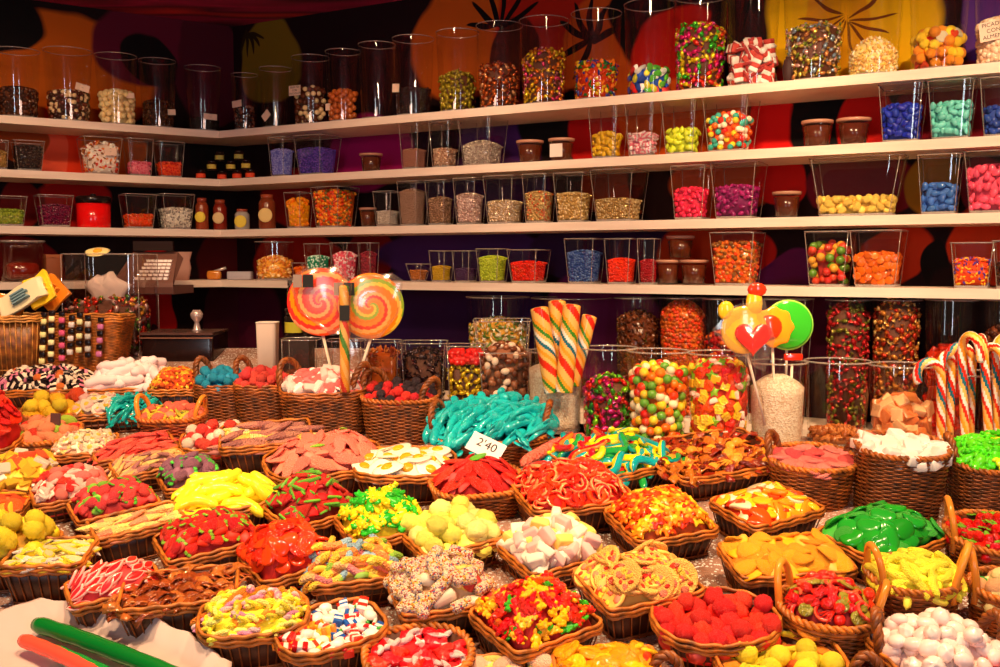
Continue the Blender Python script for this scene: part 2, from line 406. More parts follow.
    if kind == 'cherry':
        mb.add(*sphere((-.2, .12, 0), (.26, .26, .25), 12, 8)); mb.add(*sphere((-.2, -.3, .02), (.25, .25, .24), 12, 8))
        g = MB()
        for s in (-1, 1): g.add(*sphere((.25, .17 * s - .08, .1), (.25, .12, .04), 9, 5, R=Matrix.Rotation(.5 * s, 3, 'Z')))
        g.add(*capsule([(.0, -.08, .1), (.2, -.08, .15), (.5, -.05, .12)], .03, 5))
        return [('body', mb.mesh('candy', [A])), ('green_leaf', g.mesh('green_leaf', [B]))]
    if kind == 'octopus':
        mb.add(*sphere((-.28, 0, 0), (.22, .2, .18), 10, 7))
        for k in range(4):
            a = -.6 + .4 * k; mb.add(*capsule([(-.15, 0, 0), (.15, .2 * a, .04), (.5, .42 * a, -.03)], .055, 6))
        return one(mb, [A])
    raise KeyError(kind)

NC = [0]
def put(kind, cs, fin, name, label, cat, group, M):
    prs = candy(kind, *(list(cs) + [None] * (3 - len(cs))), fin)
    o = link(name, prs[0][1], M, None, label, cat, group); NC[0] += 1
    for pn, me in prs[1:]: link(pn, me, None, o)
    return o
THICK = dict(ball=.47, berry=.48, lump=.4, pebble=.3, almond=.22, log=.25, marsh=.15, banana=.15, cherry=.24, chunk=.3, cube=.27, frog=.14, bear=.15, brick=.2, bowed=.12)

def frame_from(n, yaw, tilt):
    z = Vector(n).normalized(); x = Vector((math.cos(yaw), math.sin(yaw), 0)); x = (x - z * x.dot(z)).normalized(); y = z.cross(x)
    R = Matrix((x, y, z)).transposed()
    return R @ Matrix.Rotation(random.uniform(-tilt, tilt), 3, 'X') @ Matrix.Rotation(random.uniform(-tilt, tilt), 3, 'Y')

def joined(mb, mats, prs, M):
    """append a candy's meshes to a mass of its fellows"""
    R = np.array(M)
    for _, me in prs:
        n = len(me.vertices); V = np.empty(n * 3); me.vertices.foreach_get('co', V); V = V.reshape(-1, 3) @ R[:3, :3].T + R[:3, 3]
        ms = []
        for mt in me.materials:
            if mt not in mats: mats.append(mt)
            ms.append(mats.index(mt))
        F = [tuple(p.vertices) for p in me.polygons]; mb.add(V, F, [ms[p.material_index] for p in me.polygons])
def get(it): return candy(it['k'], *(list(it['c']) + [None] * (3 - len(it['c']))), it.get('f', 'sugar'))
def pick(items): return random.choices(items, [i.get('w', 1) for i in items])[0]
def heap(M, a, b, n, zr, H, items, size, sp, where, group, along=None, jit=.35, tilt=.3, layers=2, elong=1.0, region=None, maxn=90, base=None, pw=2.2, radial=None):
    """lay candies one by one over a mound inside a rim"""
    th = THICK.get(items[0]['k'], .1) * size
    def prof(x, y):
        q = min(1, (abs(x / a) ** n + abs(y / b) ** n) ** (1 / n)); return zr + H * (1 - q ** pw)
    mb = MB(); rings = [[(x, y, zr - .03) for x, y in loop(a * .9, b * .9, n, 28)]]; mats = [mat(base or items[0]['c'][0], 'matte')]
    for s in (1, .85, .65, .45, .25, .08):
        rings.append([(x, y, prof(x, y) - th * 1.7 - (.012 if s == 1 else .0)) for x, y in loop(a * s * .9, b * s * .9, n, 28)])
    mb.add(*loft(rings, True, True))
    ins = min((.24 if elong == 1 else .06) * size, .2 * b)
    ca, sa = (math.cos(along), math.sin(along)) if along is not None else (1, 0)
    total = 0
    for lay in (-1, 0, 1)[:layers + 1]:
        acc = []; d = sp * (1.1, 1, 1.9)[lay + 1]
        for _ in range(1100):
            x = random.uniform(-a, a); y = random.uniform(-b, b)
            if (abs(x / (a - ins)) ** n + abs(y / (b - ins)) ** n) > 1: continue
            u, v = (x * ca + y * sa) / elong, (-x * sa + y * ca)
            if any((u - p) ** 2 + (v - q) ** 2 < d * d for p, q in acc): continue
            acc.append((u, v))
            e = .004; nx = -(prof(x + e, y) - prof(x - e, y)) / (2 * e); ny = -(prof(x, y + e) - prof(x, y - e)) / (2 * e)
            nn = Vector((max(-.9, min(.9, nx)), max(-.9, min(.9, ny)), 1))
            if radial:
                c = min(radial, key=lambda c: (c[0] * a - x) ** 2 + (c[1] * b - y) ** 2); yaw = math.atan2(y - c[1] * b, x - c[0] * a) + random.gauss(0, .2)
            else: yaw = random.uniform(0, 2 * PI) if along is None else along + random.gauss(0, jit) + (PI if random.random() < .5 else 0)
            R = frame_from(nn, yaw, tilt)
            z = prof(x, y) - th * .35 + lay * th * .85 + random.uniform(-.15, .15) * th
            it = items[region(x / a, y / b) % len(items)] if region else pick(items)
            if radial and len(items) > 1:
                dd = math.hypot(x - c[0] * a, y - c[1] * b); it = items[1] if (lay == 1 and dd < size * .5) else items[0]
                if lay == 1 and it is items[0]: continue
            s = size * it.get('s', 1) * random.uniform(.9, 1.08)
            m = Matrix.Translation((x, y, z)) @ R.to_4x4() @ Matrix.Scale(s, 4)
            if lay < 0: joined(mb, mats, get(it), m); continue
            put(it['k'], it['c'], it.get('f', 'sugar'), it['n'], it['d'] + ' ' + where, it.get('cat', 'candy'), group + ((', ' + it['g']) if 'g' in it else ''), M @ m)
            total += 1
            if total >= maxn: break
    link('candy_heap', mb.mesh('candy_heap', mats), M, None, 'deeper layers of the sweets ' + where, 'candy heap', None, 'stuff')

# ---------------------------------------------------------------- baskets
GOLD = (205, 118, 40); TAN = (178, 96, 34); DARKW = (100, 48, 20); MIDW = (146, 78, 30)
def rope(loop_pts, r, strands=2, pitch=.03, seg=5, closed=True):
    """twisted strands following a path"""
    P = np.array([tuple(p) for p in loop_pts], float); n = len(P); out = MB()
    Q = np.concatenate([P, P[:1]]) if closed else P
    L = np.concatenate([[0], np.cumsum(np.linalg.norm(np.diff(Q, axis=0), axis=1))]); tot = L[-1]
    k = max(12, int(tot / (pitch / 6))); k = min(k, 170); turns = max(1, round(tot / pitch))
    qs = np.linspace(0, tot, k + 1)[:-1] if closed else np.linspace(0, tot, k)
    C = np.stack([np.interp(qs, L, Q[:, i]) for i in range(3)], 1)
    T = np.roll(C, -1, 0) - np.roll(C, 1, 0)
    if not closed: T[0] = C[1] - C[0]; T[-1] = C[-1] - C[-2]
    T /= np.linalg.norm(T, axis=1)[:, None] + 1e-9
    ref = np.array((0, 0, 1.)) if closed else np.cross(C[k // 2] - C[0], C[-1] - C[0]); ref /= np.linalg.norm(ref) + 1e-9
    Nn = ref - T * (T @ ref)[:, None]; Nn /= np.linalg.norm(Nn, axis=1)[:, None] + 1e-9; Bn = np.cross(T, Nn)
    for s in range(strands):
        ph = 2 * PI * s / strands + qs / tot * turns * 2 * PI
        p = C + r * .55 * (np.cos(ph)[:, None] * Nn + np.sin(ph)[:, None] * Bn)
        V, F, m = tube(p, r * .62, seg, closed); out.add(V, F, 0)
    return out
def basket(M, w, d, h, n, style, label, group=None, handles=(), name='wicker_basket', hcol=None, colr=None):
    """style: splint (dark sides with thin uprights and a banded rim), weave (woven strands), round rim bands"""
    o = link(name, None, M, None, label, 'basket', group)
    a, b = w / 2, d / 2; tb = .82 if style != 'deep' else .88
    rings = []; K = 56
    for z, s in ((0, tb), (h * .5, (1 + tb) / 2), (h * .99, 1)):
        rings.append([(x, y, z) for x, y in loop(a * s * .97, b * s * .97, n, K)])
    for z, s in ((h * .97, .95), (.006, tb * .95)): rings.append([(x, y, z) for x, y in loop(a * s * .97, b * s * .97, n, K)])
    cbody = {'splint': (74, 34, 16), 'weave': (96, 48, 18), 'deep': (80, 40, 18)}[style] if colr is None else colr[0]
    crim = {'splint': GOLD, 'weave': GOLD, 'deep': TAN}[style] if colr is None else colr[1]
    part('basket_body', MB().add(*loft(rings, True, True)), mat(cbody, 'wicker'), o)
    per = 2 * (w + d) * .9; sl = MB()
    if style == 'splint':
        k = max(18, int(per / .017)); lo = loop(a * tb, b * tb, n, k); hi = loop(a * 1.0, b * 1.0, n, k)
        for p, q in zip(lo, hi): sl.add(*tube([(p[0], p[1], 0), ((p[0] + q[0]) / 2 * 1.01, (p[1] + q[1]) / 2 * 1.01, h / 2), (q[0], q[1], h * .95)], .0016, 4))
        for z in (.004, h * .12):
            s = tb + (1 - tb) * z / h + .012; sl.add(*tube([(x, y, z) for x, y in loop(a * s, b * s, n, 56)], .002, 4, True))
        part('upright', sl, mat(MIDW if colr is None else crim, 'wicker'), o)
    else:
        ns = max(10, int(per / .021)); ns += ns % 2; rows = max(6, int(h / .0047)); pts = ns * 4
        for j in range(rows):
            z = h * (j + .5) / rows; s = tb + (1 - tb) * z / h; lp = loop(a * s, b * s, n, pts); c = np.hypot(lp[:, 0], lp[:, 1])[:, None]
            off = .0021 * np.cos(np.arange(pts) / pts * 2 * PI * ns / 2 * 1.0 + PI * j)[:, None]
            lp = lp * (1 + (off + .001) / c)
            sl.add(*tube([(x, y, z) for x, y in lp], h / rows * .5, 4, True))
        part('woven_strands', sl, mat(TAN if style == 'weave' else MIDW, 'wicker') if colr is None else mat(colr[2], 'wicker'), o)
    rim = MB()
    if style == 'splint' or n > 3:
        for dz, g in ((.004, 1.0), (-.004, 1.015), (-.012, 1.0)):
            lp = [(x * g, y * g, h + dz + .0015 * math.sin(i * 1.1 + dz * 900)) for i, (x, y) in enumerate(loop(a, b, n, 88))]
            rim.add(*tube(lp, .0036, 5, True))
    else:
        for mbx in (rope([(x, y, h + .001) for x, y in loop(a, b, n, 60)], .0068, 2, .026),): rim.v += mbx.v; rim.f += mbx.f; rim.m += mbx.m; rim.n += mbx.n
        rim.add(*tube([(x, y, h - .011) for x, y in loop(a * 1.0, b * 1.0, n, 60)], .003, 5, True))
    part('rim', rim, mat(crim, 'wicker'), o)
    for (ang, spread, hh, hs) in handles:
        a0, a1 = ang - spread, ang + spread
        p0 = Vector((*[c * 1.01 for c in sup(a, b, max(2, n * .5), a0)], h)); p1 = Vector((*[c * 1.01 for c in sup(a, b, max(2, n * .5), a1)], h))
        out = ((p0 + p1) / 2); out.z = 0; out.normalize(); pth = []
        for i in range(17):
            u = i / 16; t = PI * u; q = p0.lerp(p1, .5 - .5 * math.cos(t)); q = q + Vector((0, 0, hh * math.sin(t) ** .8)) + out * (.012 * math.sin(t))
            pth.append(q)
        if hs == 'hoop':
            pth = [p0 - Vector((0, 0, h * .35))] + pth + [p1 - Vector((0, 0, h * .35))]
            hm = MB().add(*tube(pth, .0066, 8))
        else: hm = rope(pth, .0085, 3, .04, 6, False)
        part('handle', hm, mat(hcol or ((226, 140, 48) if hs == 'hoop' else MIDW), 'gloss' if hs == 'hoop' else 'wicker'), o)
    return o
SL = math.atan(TS); SZ, SPK = 1.28, 1.33
def fit_basket(x0, x1, yf, rot, ar, n, hpx):
    R = Matrix.Rotation(SL, 4, 'X') @ Matrix.Rotation(rot, 4, 'Z')
    c = on_table((x0 + x1) / 2, yf - 12, .05); c.z = table_z(c.y); w = .2; h = hpx * c.y / 1000
    for _ in range(14):
        M = Matrix.Translation(c) @ R; lp = loop(w / 2, w * ar / 2, n, 32)
        P = tfm([(x, y, h) for x, y in lp], M); X, Y = proj(P)
        w *= (x1 - x0) / (X.max() - X.min()); s = c.y / 1000
        c.x += ((x0 + x1) / 2 - (X.max() + X.min()) / 2) * s
        dy = (yf - Y.max()) * s; c.y -= dy * 1.6; c.z = table_z(c.y); h = hpx * c.y / 1000
    return M, w, w * ar, h
def fit_H(M, a, b, h, n, yt, extra, pw=2.2):
    lo, hi = 0.0, .16
    for _ in range(16):
        H = (lo + hi) / 2; best = 1e9
        for s in (0, .2, .4, .6, .8, .95):
            q = s; p = tfm([(0, b * s, h + H * (1 - q ** pw) + extra), (a * s * .5, b * s * .85, h + H * (1 - q ** pw) + extra)], M); best = min(best, proj(p)[1].min())
        if best > yt: lo = H
        else: hi = H
    return H
def B(x0, x1, yf, yt, rot, items, what, size, sp, style='splint', ar=.72, n=4.5, hpx=34, handles=(), where=None, blabel=None, colr=None, hcol=None, **kw):
    if n == 4.5: n = 12
    ar = min(.9, ar * 1.08) if style == 'splint' else ar * 1.12; size *= SZ; sp *= SPK; kw.setdefault('pw', 3.0); kw['maxn'] = 85; hpx *= 1.25
    M, w, d, h = fit_basket(x0, x1, yf, math.radians(rot), ar, n, hpx)
    a, b = w / 2, d / 2
    th = THICK.get(items[0]['k'], .1) * size
    H = fit_H(M, a, b, h, n, yt, th * 1.3 + size * .1, kw.get('pw', 2.2))
    kindw = {'splint': 'rectangular splint basket', 'weave': 'round woven basket', 'deep': 'deep woven basket'}[style]
    bd = blabel or (('oval' if n < 3 and style == 'splint' else kindw.split()[0]) + ' ' + ' '.join(kindw.split()[1:]) + ' filled with ' + what)
    basket(M, w, d, h, n, style, bd, handles=handles, colr=colr, hcol=hcol)
    heap(M, a * .97, b * .97, n, h - .002, H, items, size, sp, where or 'in its wicker basket', what, **kw)
    return M, w, d, h
# ---------------------------------------------------------------- setting: walls, ceiling, floor, counter, shelves
def mural(name, quad, blobs, bg, mk_uv, scale=.06):
    """printed wall covering: soft-edged petals and patches; BLOBS = (px, py, rx, ry, rot, colour, wobble)"""
    m, N, L, P = nt(name); P.inputs['Roughness'].default_value = .75; P.inputs['Specular IOR Level'].default_value = .15
    tc = N.new('ShaderNodeTexCoord'); nz = N.new('ShaderNodeTexNoise'); nz.inputs['Scale'].default_value = 3.5; nz.inputs['Detail'].default_value = 2
    L.new(tc.outputs['Object'], nz.inputs['Vector'])
    sub = N.new('ShaderNodeVectorMath'); sub.operation = 'SUBTRACT'; sub.inputs[1].default_value = (.5, .5, .5); L.new(nz.outputs['Color'], sub.inputs[0])
    sc = N.new('ShaderNodeVectorMath'); sc.operation = 'SCALE'; sc.inputs[3].default_value = scale * 2; L.new(sub.outputs[0], sc.inputs[0])
    ad = N.new('ShaderNodeVectorMath'); ad.operation = 'ADD'; L.new(tc.outputs['Object'], ad.inputs[0]); L.new(sc.outputs[0], ad.inputs[1])
    cur = None
    for (u, v, ru, rv, rot, col) in blobs:
        mp = N.new('ShaderNodeMapping'); mp.vector_type = 'TEXTURE'
        mp.inputs['Location'].default_value = (u, v, 0); mp.inputs['Rotation'].default_value = (0, 0, rot); mp.inputs['Scale'].default_value = (ru, rv, 1)
        L.new(ad.outputs[0], mp.inputs[0])
        ln = N.new('ShaderNodeVectorMath'); ln.operation = 'LENGTH'; L.new(mp.outputs[0], ln.inputs[0])
        mr = N.new('ShaderNodeMapRange'); mr.inputs[1].default_value = .94; mr.inputs[2].default_value = 1.02; mr.inputs[3].default_value = 1; mr.inputs[4].default_value = 0
        L.new(ln.outputs['Value'], mr.inputs[0])
        mx = N.new('ShaderNodeMix'); mx.data_type = 'RGBA'; L.new(mr.outputs[0], mx.inputs[0]); mx.inputs[7].default_value = (*lin(col), 1)
        if cur is None: mx.inputs[6].default_value = (*lin(bg), 1)
        else: L.new(cur, mx.inputs[6])
        cur = mx.outputs[2]
    L.new(cur, P.inputs['Base Color'])
    return m
WB = .25   # wall plane behind the shelf edge
s_ = WB / (1 + float(np.dot(NR, NL))); CB = CORN + s_ * (NR + NL)   # back corner
CEIL = EYE + 1.02
def wall(name, side, length, blobs_px, bg):
    D, N = (DR, NR) if side == 'R' else (DL, NL)
    M = Matrix(((D[0], 0, -N[0], CB[0]), (D[1], 0, -N[1], CB[1]), (0, 1, 0, 0), (0, 0, 0, 1)))
    bl = []
    for (px, py, rx, ry, rot, col) in blobs_px:
        r = ray(px, py); t = np.dot(CB, N) / np.dot(r[:2], N); p = CAMO + r * t; u = np.dot(p[:2] - CB, D)
        dist = p[1]; r2 = ray(px + 1, py); t2 = np.dot(CB, N) / np.dot(r2[:2], N); p2 = CAMO + r2 * t2
        ku = abs(np.dot(p2[:2] - p[:2], D)); bl.append((u, p[2], rx * ku, ry * dist / 1000, math.radians(rot), col))
    m = mural('mural_' + name, None, bl, bg, None)
    mb = MB().add([(-.0, 0, 0), (length, 0, 0), (length, CEIL, 0), (-.0, CEIL, 0), (-.0, 0, -.1), (length, 0, -.1), (length, CEIL, -.1), (-.0, CEIL, -.1)],
                  [(0, 1, 2, 3), (7, 6, 5, 4), (0, 4, 5, 1), (1, 5, 6, 2), (2, 6, 7, 3), (3, 7, 4, 0)])
    return link(name, mb.mesh(name, [m], False), M, None, None, None, None, 'structure')
BLK = (10, 3, 5); D2_ = math.radians
wall('wall_right', 'R', 4.2, [
    (470, 40, 62, 60, 0, (190, 85, 18)), (560, 30, 70, 95, 0, (165, 28, 10)), (600, 60, 42, 62, 0, (185, 75, 15)), (515, 60, 26, 42, 0, (60, 18, 8)),
    (650, 10, 40, 60, 0, BLK), (680, 60, 48, 55, 0, (190, 20, 10)), (745, 20, 36, 85, 0, BLK), (850, 20, 88, 92, 0, (250, 190, 8)), (840, 20, 30, 60, 20, (235, 160, 8)),
    (1000, 20, 42, 70, 0, (95, 50, 140)), *[(500 + 20 * math.cos(D2_(a)), 26 - 20 * math.sin(D2_(a)), 22, 3, a, BLK) for a in (20, 50, 80, 110, 140, 165)], *[(592 + 20 * math.cos(D2_(a)), 44 - 20 * math.sin(D2_(a)), 20, 3.5, a, BLK) for a in (30, 60, 90, 120, 150, 200, 240)], *[(848 + 26 * math.cos(D2_(a)), 12 - 26 * math.sin(D2_(a)), 24, 1.6, a, (120, 60, 8)) for a in (0, 30, 150, 180, 210, 235, 260, 285, 310, 335)], (270, 62, 30, 42, 10, (118, 92, 18)), *[(246 + 9 * math.cos(D2_(a)), 36 - 9 * math.sin(D2_(a)), 11, 1.8, a, (40, 26, 8)) for a in (250, 275, 300, 320, 340)],
    (370, 150, 42, 38, 0, (150, 12, 90)), (500, 145, 45, 32, 0, (70, 28, 95)), (565, 125, 50, 32, 0, BLK), (600, 140, 26, 50, 10, (185, 12, 10)),
    (680, 120, 68, 44, 0, (215, 85, 15)), (775, 130, 26, 60, 0, (210, 16, 12)), (815, 120, 34, 44, 0, BLK), (865, 125, 36, 34, 0, (205, 22, 14)), (960, 110, 60, 45, 0, (130, 12, 30)),
    (300, 200, 40, 32, 0, (150, 25, 14)), (480, 190, 70, 30, 0, (60, 24, 70)), (620, 185, 40, 34, 0, (150, 50, 14)), (655, 190, 26, 40, 30, (40, 14, 8)), (720, 190, 50, 30, 0, (190, 70, 14)),
    (780, 185, 26, 26, 0, (200, 20, 12)), (860, 185, 58, 34, 0, (110, 14, 32)), (930, 185, 30, 32, 0, (150, 100, 20)), (990, 190, 30, 32, 0, (120, 20, 40)),
    (300, 262, 50, 26, 0, (170, 30, 14)), (370, 255, 22, 30, 0, (120, 14, 16)), (460, 255, 90, 30, 0, (62, 28, 88)), (600, 250, 70, 30, 0, (45, 18, 62)), (700, 250, 42, 34, 0, (200, 60, 16)), (745, 255, 30, 30, 0, (180, 24, 12)),
    (785, 275, 40, 22, 20, (95, 20, 80)), (900, 255, 40, 30, 30, (190, 50, 14)), (985, 250, 34, 40, 20, (200, 55, 16)), (940, 270, 14, 32, 0, BLK),
    (250, 330, 34, 60, 0, (75, 8, 38)), (440, 320, 110, 50, 0, (52, 22, 78)), (600, 325, 60, 60, 0, (110, 30, 90)), (780, 330, 60, 60, 0, (90, 20, 60)), (950, 330, 30, 60, 0, (30, 8, 12))], (26, 6, 12))
wall('wall_left', 'L', 3.4, [
    (60, 75, 105, 62, 0, (196, 92, 14)), (150, 45, 60, 40, 0, (92, 12, 40)), (150, 60, 34, 20, 40, BLK), (-10, 20, 60, 34, 0, BLK), (210, 70, 34, 60, 0, (70, 10, 30)),
    (62, 150, 26, 60, 0, (225, 52, 14)), (52, 148, 16, 26, 0, (235, 90, 60)), (115, 150, 36, 26, 0, (200, 95, 20)), (20, 140, 28, 22, 0, (150, 60, 14)), (230, 160, 40, 30, 0, (8, 2, 2)),
    (75, 200, 40, 26, 0, (185, 18, 12)), (20, 205, 24, 24, 0, (120, 14, 10)), (20, 262, 40, 28, 0, (130, 12, 14)), (230, 262, 34, 30, 0, (80, 10, 12)),
    (155, 310, 20, 60, 0, (210, 16, 16)), (153, 335, 5, 14, 0, BLK), (225, 330, 22, 60, 0, (60, 8, 26))], (22, 5, 8))
m, N, L, P = nt('ceiling_print'); P.inputs['Roughness'].default_value = .8
tc = N.new('ShaderNodeTexCoord'); mp = N.new('ShaderNodeMapping'); mp.inputs['Rotation'].default_value = (0, 0, .4); mp.inputs['Scale'].default_value = (1, 3.5, 1)
nz = N.new('ShaderNodeTexNoise'); nz.inputs['Scale'].default_value = .9; r = N.new('ShaderNodeValToRGB')
L.new(tc.outputs['Object'], mp.inputs[0]); L.new(mp.outputs[0], nz.inputs['Vector']); L.new(nz.outputs['Fac'], r.inputs[0]); L.new(r.outputs[0], P.inputs['Base Color'])
E = r.color_ramp.elements; E[0].position = .38; E[0].color = (*lin((60, 10, 26)), 1); E[1].position = .66; E[1].color = (*lin((255, 60, 50)), 1)
e = E.new(.5); e.color = (*lin((190, 24, 90)), 1); e = E.new(.56); e.color = (*lin((110, 14, 50)), 1)
link('ceiling', MB().add(*box((-5, -2.5, CEIL), (4, 6.5, CEIL + .1))).mesh('ceiling', [m], False), None, kind='structure')
m, N, L, P = nt('floor_tiles'); bk = N.new('ShaderNodeTexBrick'); bk.inputs['Scale'].default_value = 2; bk.inputs['Color1'].default_value = (.05, .035, .03, 1); bk.inputs['Color2'].default_value = (.06, .04, .035, 1)
tc = N.new('ShaderNodeTexCoord'); L.new(tc.outputs['Object'], bk.inputs['Vector']); L.new(bk.outputs['Color'], P.inputs['Base Color'])
link('floor', MB().add(*box((-5, -2.5, -.1), (4, 6.5, 0))).mesh('floor', [m], False), None, kind='structure')

def shelf_mat():
    m, N, L, P = nt('pale_shelf_wood'); P.inputs['Roughness'].default_value = .5
    tc = N.new('ShaderNodeTexCoord'); nz = N.new('ShaderNodeTexNoise'); nz.inputs['Scale'].default_value = 9; nz.inputs['Detail'].default_value = 4
    mp = N.new('ShaderNodeMapping'); mp.inputs['Scale'].default_value = (.3, 1, 6); r = N.new('ShaderNodeValToRGB')
    L.new(tc.outputs['Object'], mp.inputs[0]); L.new(mp.outputs[0], nz.inputs['Vector']); L.new(nz.outputs['Fac'], r.inputs[0]); L.new(r.outputs[0], P.inputs['Base Color'])
    r.color_ramp.elements[0].color = (*lin((222, 190, 168)), 1); r.color_ramp.elements[1].color = (*lin((250, 230, 212)), 1); return m
SHM = shelf_mat()
WHICH = {1: 'topmost', 2: 'second from the top', 3: 'third from the top', 4: 'fourth from the top', 5: 'lowest'}
for lvl, z in SH.items():
    for side, ln in (('R', 3.6), ('L', 2.2)):
        if lvl == 5 and side == 'L': continue
        D, N2 = (DR, NR) if side == 'R' else (DL, NL)
        c = CORN; bk_ = CB
        f1 = c + D * ln; b1 = bk_ + D * (ln - .0); th = .028 if lvl != 5 else .04
        mb = MB()
        t_, u_ = (z + .014, z - th + .014)
        V = [(*c, u_), (*f1, u_), (*b1, u_), (*bk_, u_), (*c, t_), (*f1, t_), (*b1, t_), (*bk_, t_)]
        F = box((0, 0, 0), (1, 1, 1))[1]
        if side == 'L': F = [f[::-1] for f in F]
        o = single('wall_shelf', mb.add(V, F), SHM, 'long pale wooden wall shelf on the %s wall, %s' % ('right' if side == 'R' else 'left', WHICH[lvl]), 'shelf', smooth=False)
        SH[lvl] = z
SHT = {k: v + .014 for k, v in SH.items()}
# counter
m, N, L, P = nt('sugared_counter'); P.inputs['Roughness'].default_value = .4
tc = N.new('ShaderNodeTexCoord'); nz = N.new('ShaderNodeTexNoise'); nz.inputs['Scale'].default_value = 5; nz.inputs['Detail'].default_value = 3
v = N.new('ShaderNodeTexVoronoi'); v.inputs['Scale'].default_value = 230; v2 = N.new('ShaderNodeTexVoronoi'); v2.inputs['Scale'].default_value = 90
for q in (nz, v, v2): L.new(tc.outputs['Object'], q.inputs['Vector'])
r = N.new('ShaderNodeValToRGB'); r.color_ramp.elements[0].position = .35; r.color_ramp.elements[1].position = .7
r.color_ramp.elements[0].color = (*lin((150, 105, 82)), 1); r.color_ramp.elements[1].color = (*lin((226, 176, 156)), 1); L.new(nz.outputs['Fac'], r.inputs[0])
sp2 = N.new('ShaderNodeSeparateColor'); L.new(v.outputs['Color'], sp2.inputs[0]); gt = N.new('ShaderNodeMath'); gt.operation = 'GREATER_THAN'; gt.inputs[1].default_value = .86; L.new(sp2.outputs[0], gt.inputs[0])
mx = N.new('ShaderNodeMix'); mx.data_type = 'RGBA'; L.new(gt.outputs[0], mx.inputs[0]); L.new(r.outputs[0], mx.inputs[6]); mx.inputs[7].default_value = (.95, .93, .88, 1); L.new(mx.outputs[2], P.inputs['Base Color'])
b = N.new('ShaderNodeBump'); b.inputs['Strength'].default_value = .9; b.inputs['Distance'].default_value = .004; L.new(v.outputs['Distance'], b.inputs['Height']); L.new(b.outputs[0], P.inputs['Normal'])
counter = link('display_counter', None, None, None, 'long sloping display counter covered in glittering sugar crystals', 'counter')
yf_ = 1.36
XL, XR = -2.1, 1.9
xs = [XL, -1, -.42, -.38, 0, .12, .35, .7, 1.05, 1.4, XR]
mb = MB(); V = []
for x in xs:
    y1 = min(3.52 if x < -.4 else 2.98 if x < .1 else 2.68, CORN[1] + (x - CORN[0]) * DR[1] / DR[0] - .02)
    V += [(x, yf_, table_z(yf_)), (x, y1, table_z(y1)), (x, y1, .05), (x, yf_, .05)]
F = []
for i in range(len(xs) - 1):
    a = 4 * i; F += [(a, a + 4, a + 5, a + 1), (a + 1, a + 5, a + 6, a + 2), (a, a + 3, a + 7, a + 4), (a + 3, a + 2, a + 6, a + 7)]
F += [(0, 1, 2, 3), tuple(4 * (len(xs) - 1) + j for j in (3, 2, 1, 0))]
part('sugared_top', MB().add(V, F), m, counter, False)
tr = MB(); tr.add(*box((XL, yf_ - .03, table_z(yf_) - .12), (XR, yf_ - .002, table_z(yf_) + .02))); part('front_trim', tr, mat((120, 70, 40), 'gloss'), counter, False)
tr = MB(); tr.add(*box((XL + .05, yf_ - .005, 0), (XR - .05, yf_ + .12, .05))); part('plinth', tr, mat((40, 24, 18), 'matte'), counter, False)
# ---------------------------------------------------------------- the baskets on the counter: (left, right, front rim row, top of heap row, turn)
def I(k, c, n, d, w=1, s=1, f='sugar', **kw): return dict(k=k, c=[c] if isinstance(c[0], int) else list(c), n=n, d=d, w=w, s=s, f=f, **kw)
W = (250, 238, 222); CREAM = (250, 228, 170); YEL = (255, 236, 50); LEM = (255, 238, 70); ORG = (245, 130, 25); RED = (225, 25, 18); PNK = (245, 130, 120); CORAL = (238, 85, 70)
GRN = (60, 190, 30); LIME = (150, 225, 50); TEAL = (10, 165, 170); MAUVE = (150, 90, 95); BRN = (120, 50, 20); PEACH = (245, 170, 90)
D2 = math.radians
# front row
B(1, 97, 569, 534, 4, [I('leafslice', (CREAM, YEL), 'foam_slice', 'pale yellow-edged sugared slice'), I('finger', (W, LEM), 'foam_slice', 'cream and yellow sugared finger', .6)], 'cream and yellow sugared slices', .042, .0145, hpx=36, along=-.25, elong=1.7, jit=.5)
B(66, 162, 608, 555, 30, [I('leafslice', ((235, 40, 50), (255, 190, 175)), 'jelly_slice', 'red lens-shaped jelly slice with pale edge', f='gloss')], 'red jelly slices with pale edges', .036, .0125, hpx=28, along=.35, elong=1.6, jit=.4, ar=.6, where='piled in the narrow basket nearest the plastic tray', base=(235, 60, 60))
B(118, 238, 612, 570, 12, [I('ribbon', (158, 70, 28), 'cola_ribbon', 'translucent brown cola ribbon', f='jelly'), I('ribbon', (190, 105, 45), 'cola_ribbon', 'amber-brown jelly ribbon', .7, f='jelly')], 'brown cola ribbons', .055, .0135, hpx=34, along=.15, elong=1.6, jit=.3, ar=.6)
B(198, 308, 640, 583, 12, [I('twist', (YEL, (255, 240, 120)), 'twisted_sweet', 'twisted yellow sugared sweet', 2), I('twist', ((250, 200, 200), (240, 150, 190)), 'twisted_sweet', 'twisted pale pink and lilac sweet'), I('stick', ((250, 200, 60), ORG), 'twisted_sweet', 'short golden sugared stick')], 'yellow and pink twisted sweets', .038, .014, n=3, hpx=34, along=.6, elong=1.4, jit=.8, blabel='bowl-shaped brown basket filled with yellow and pink twisted sweets')
def reg_cap(u, v): return random.choice((0, 1, 2)) if u < -.05 else random.choice((0, 1, 3, 4))
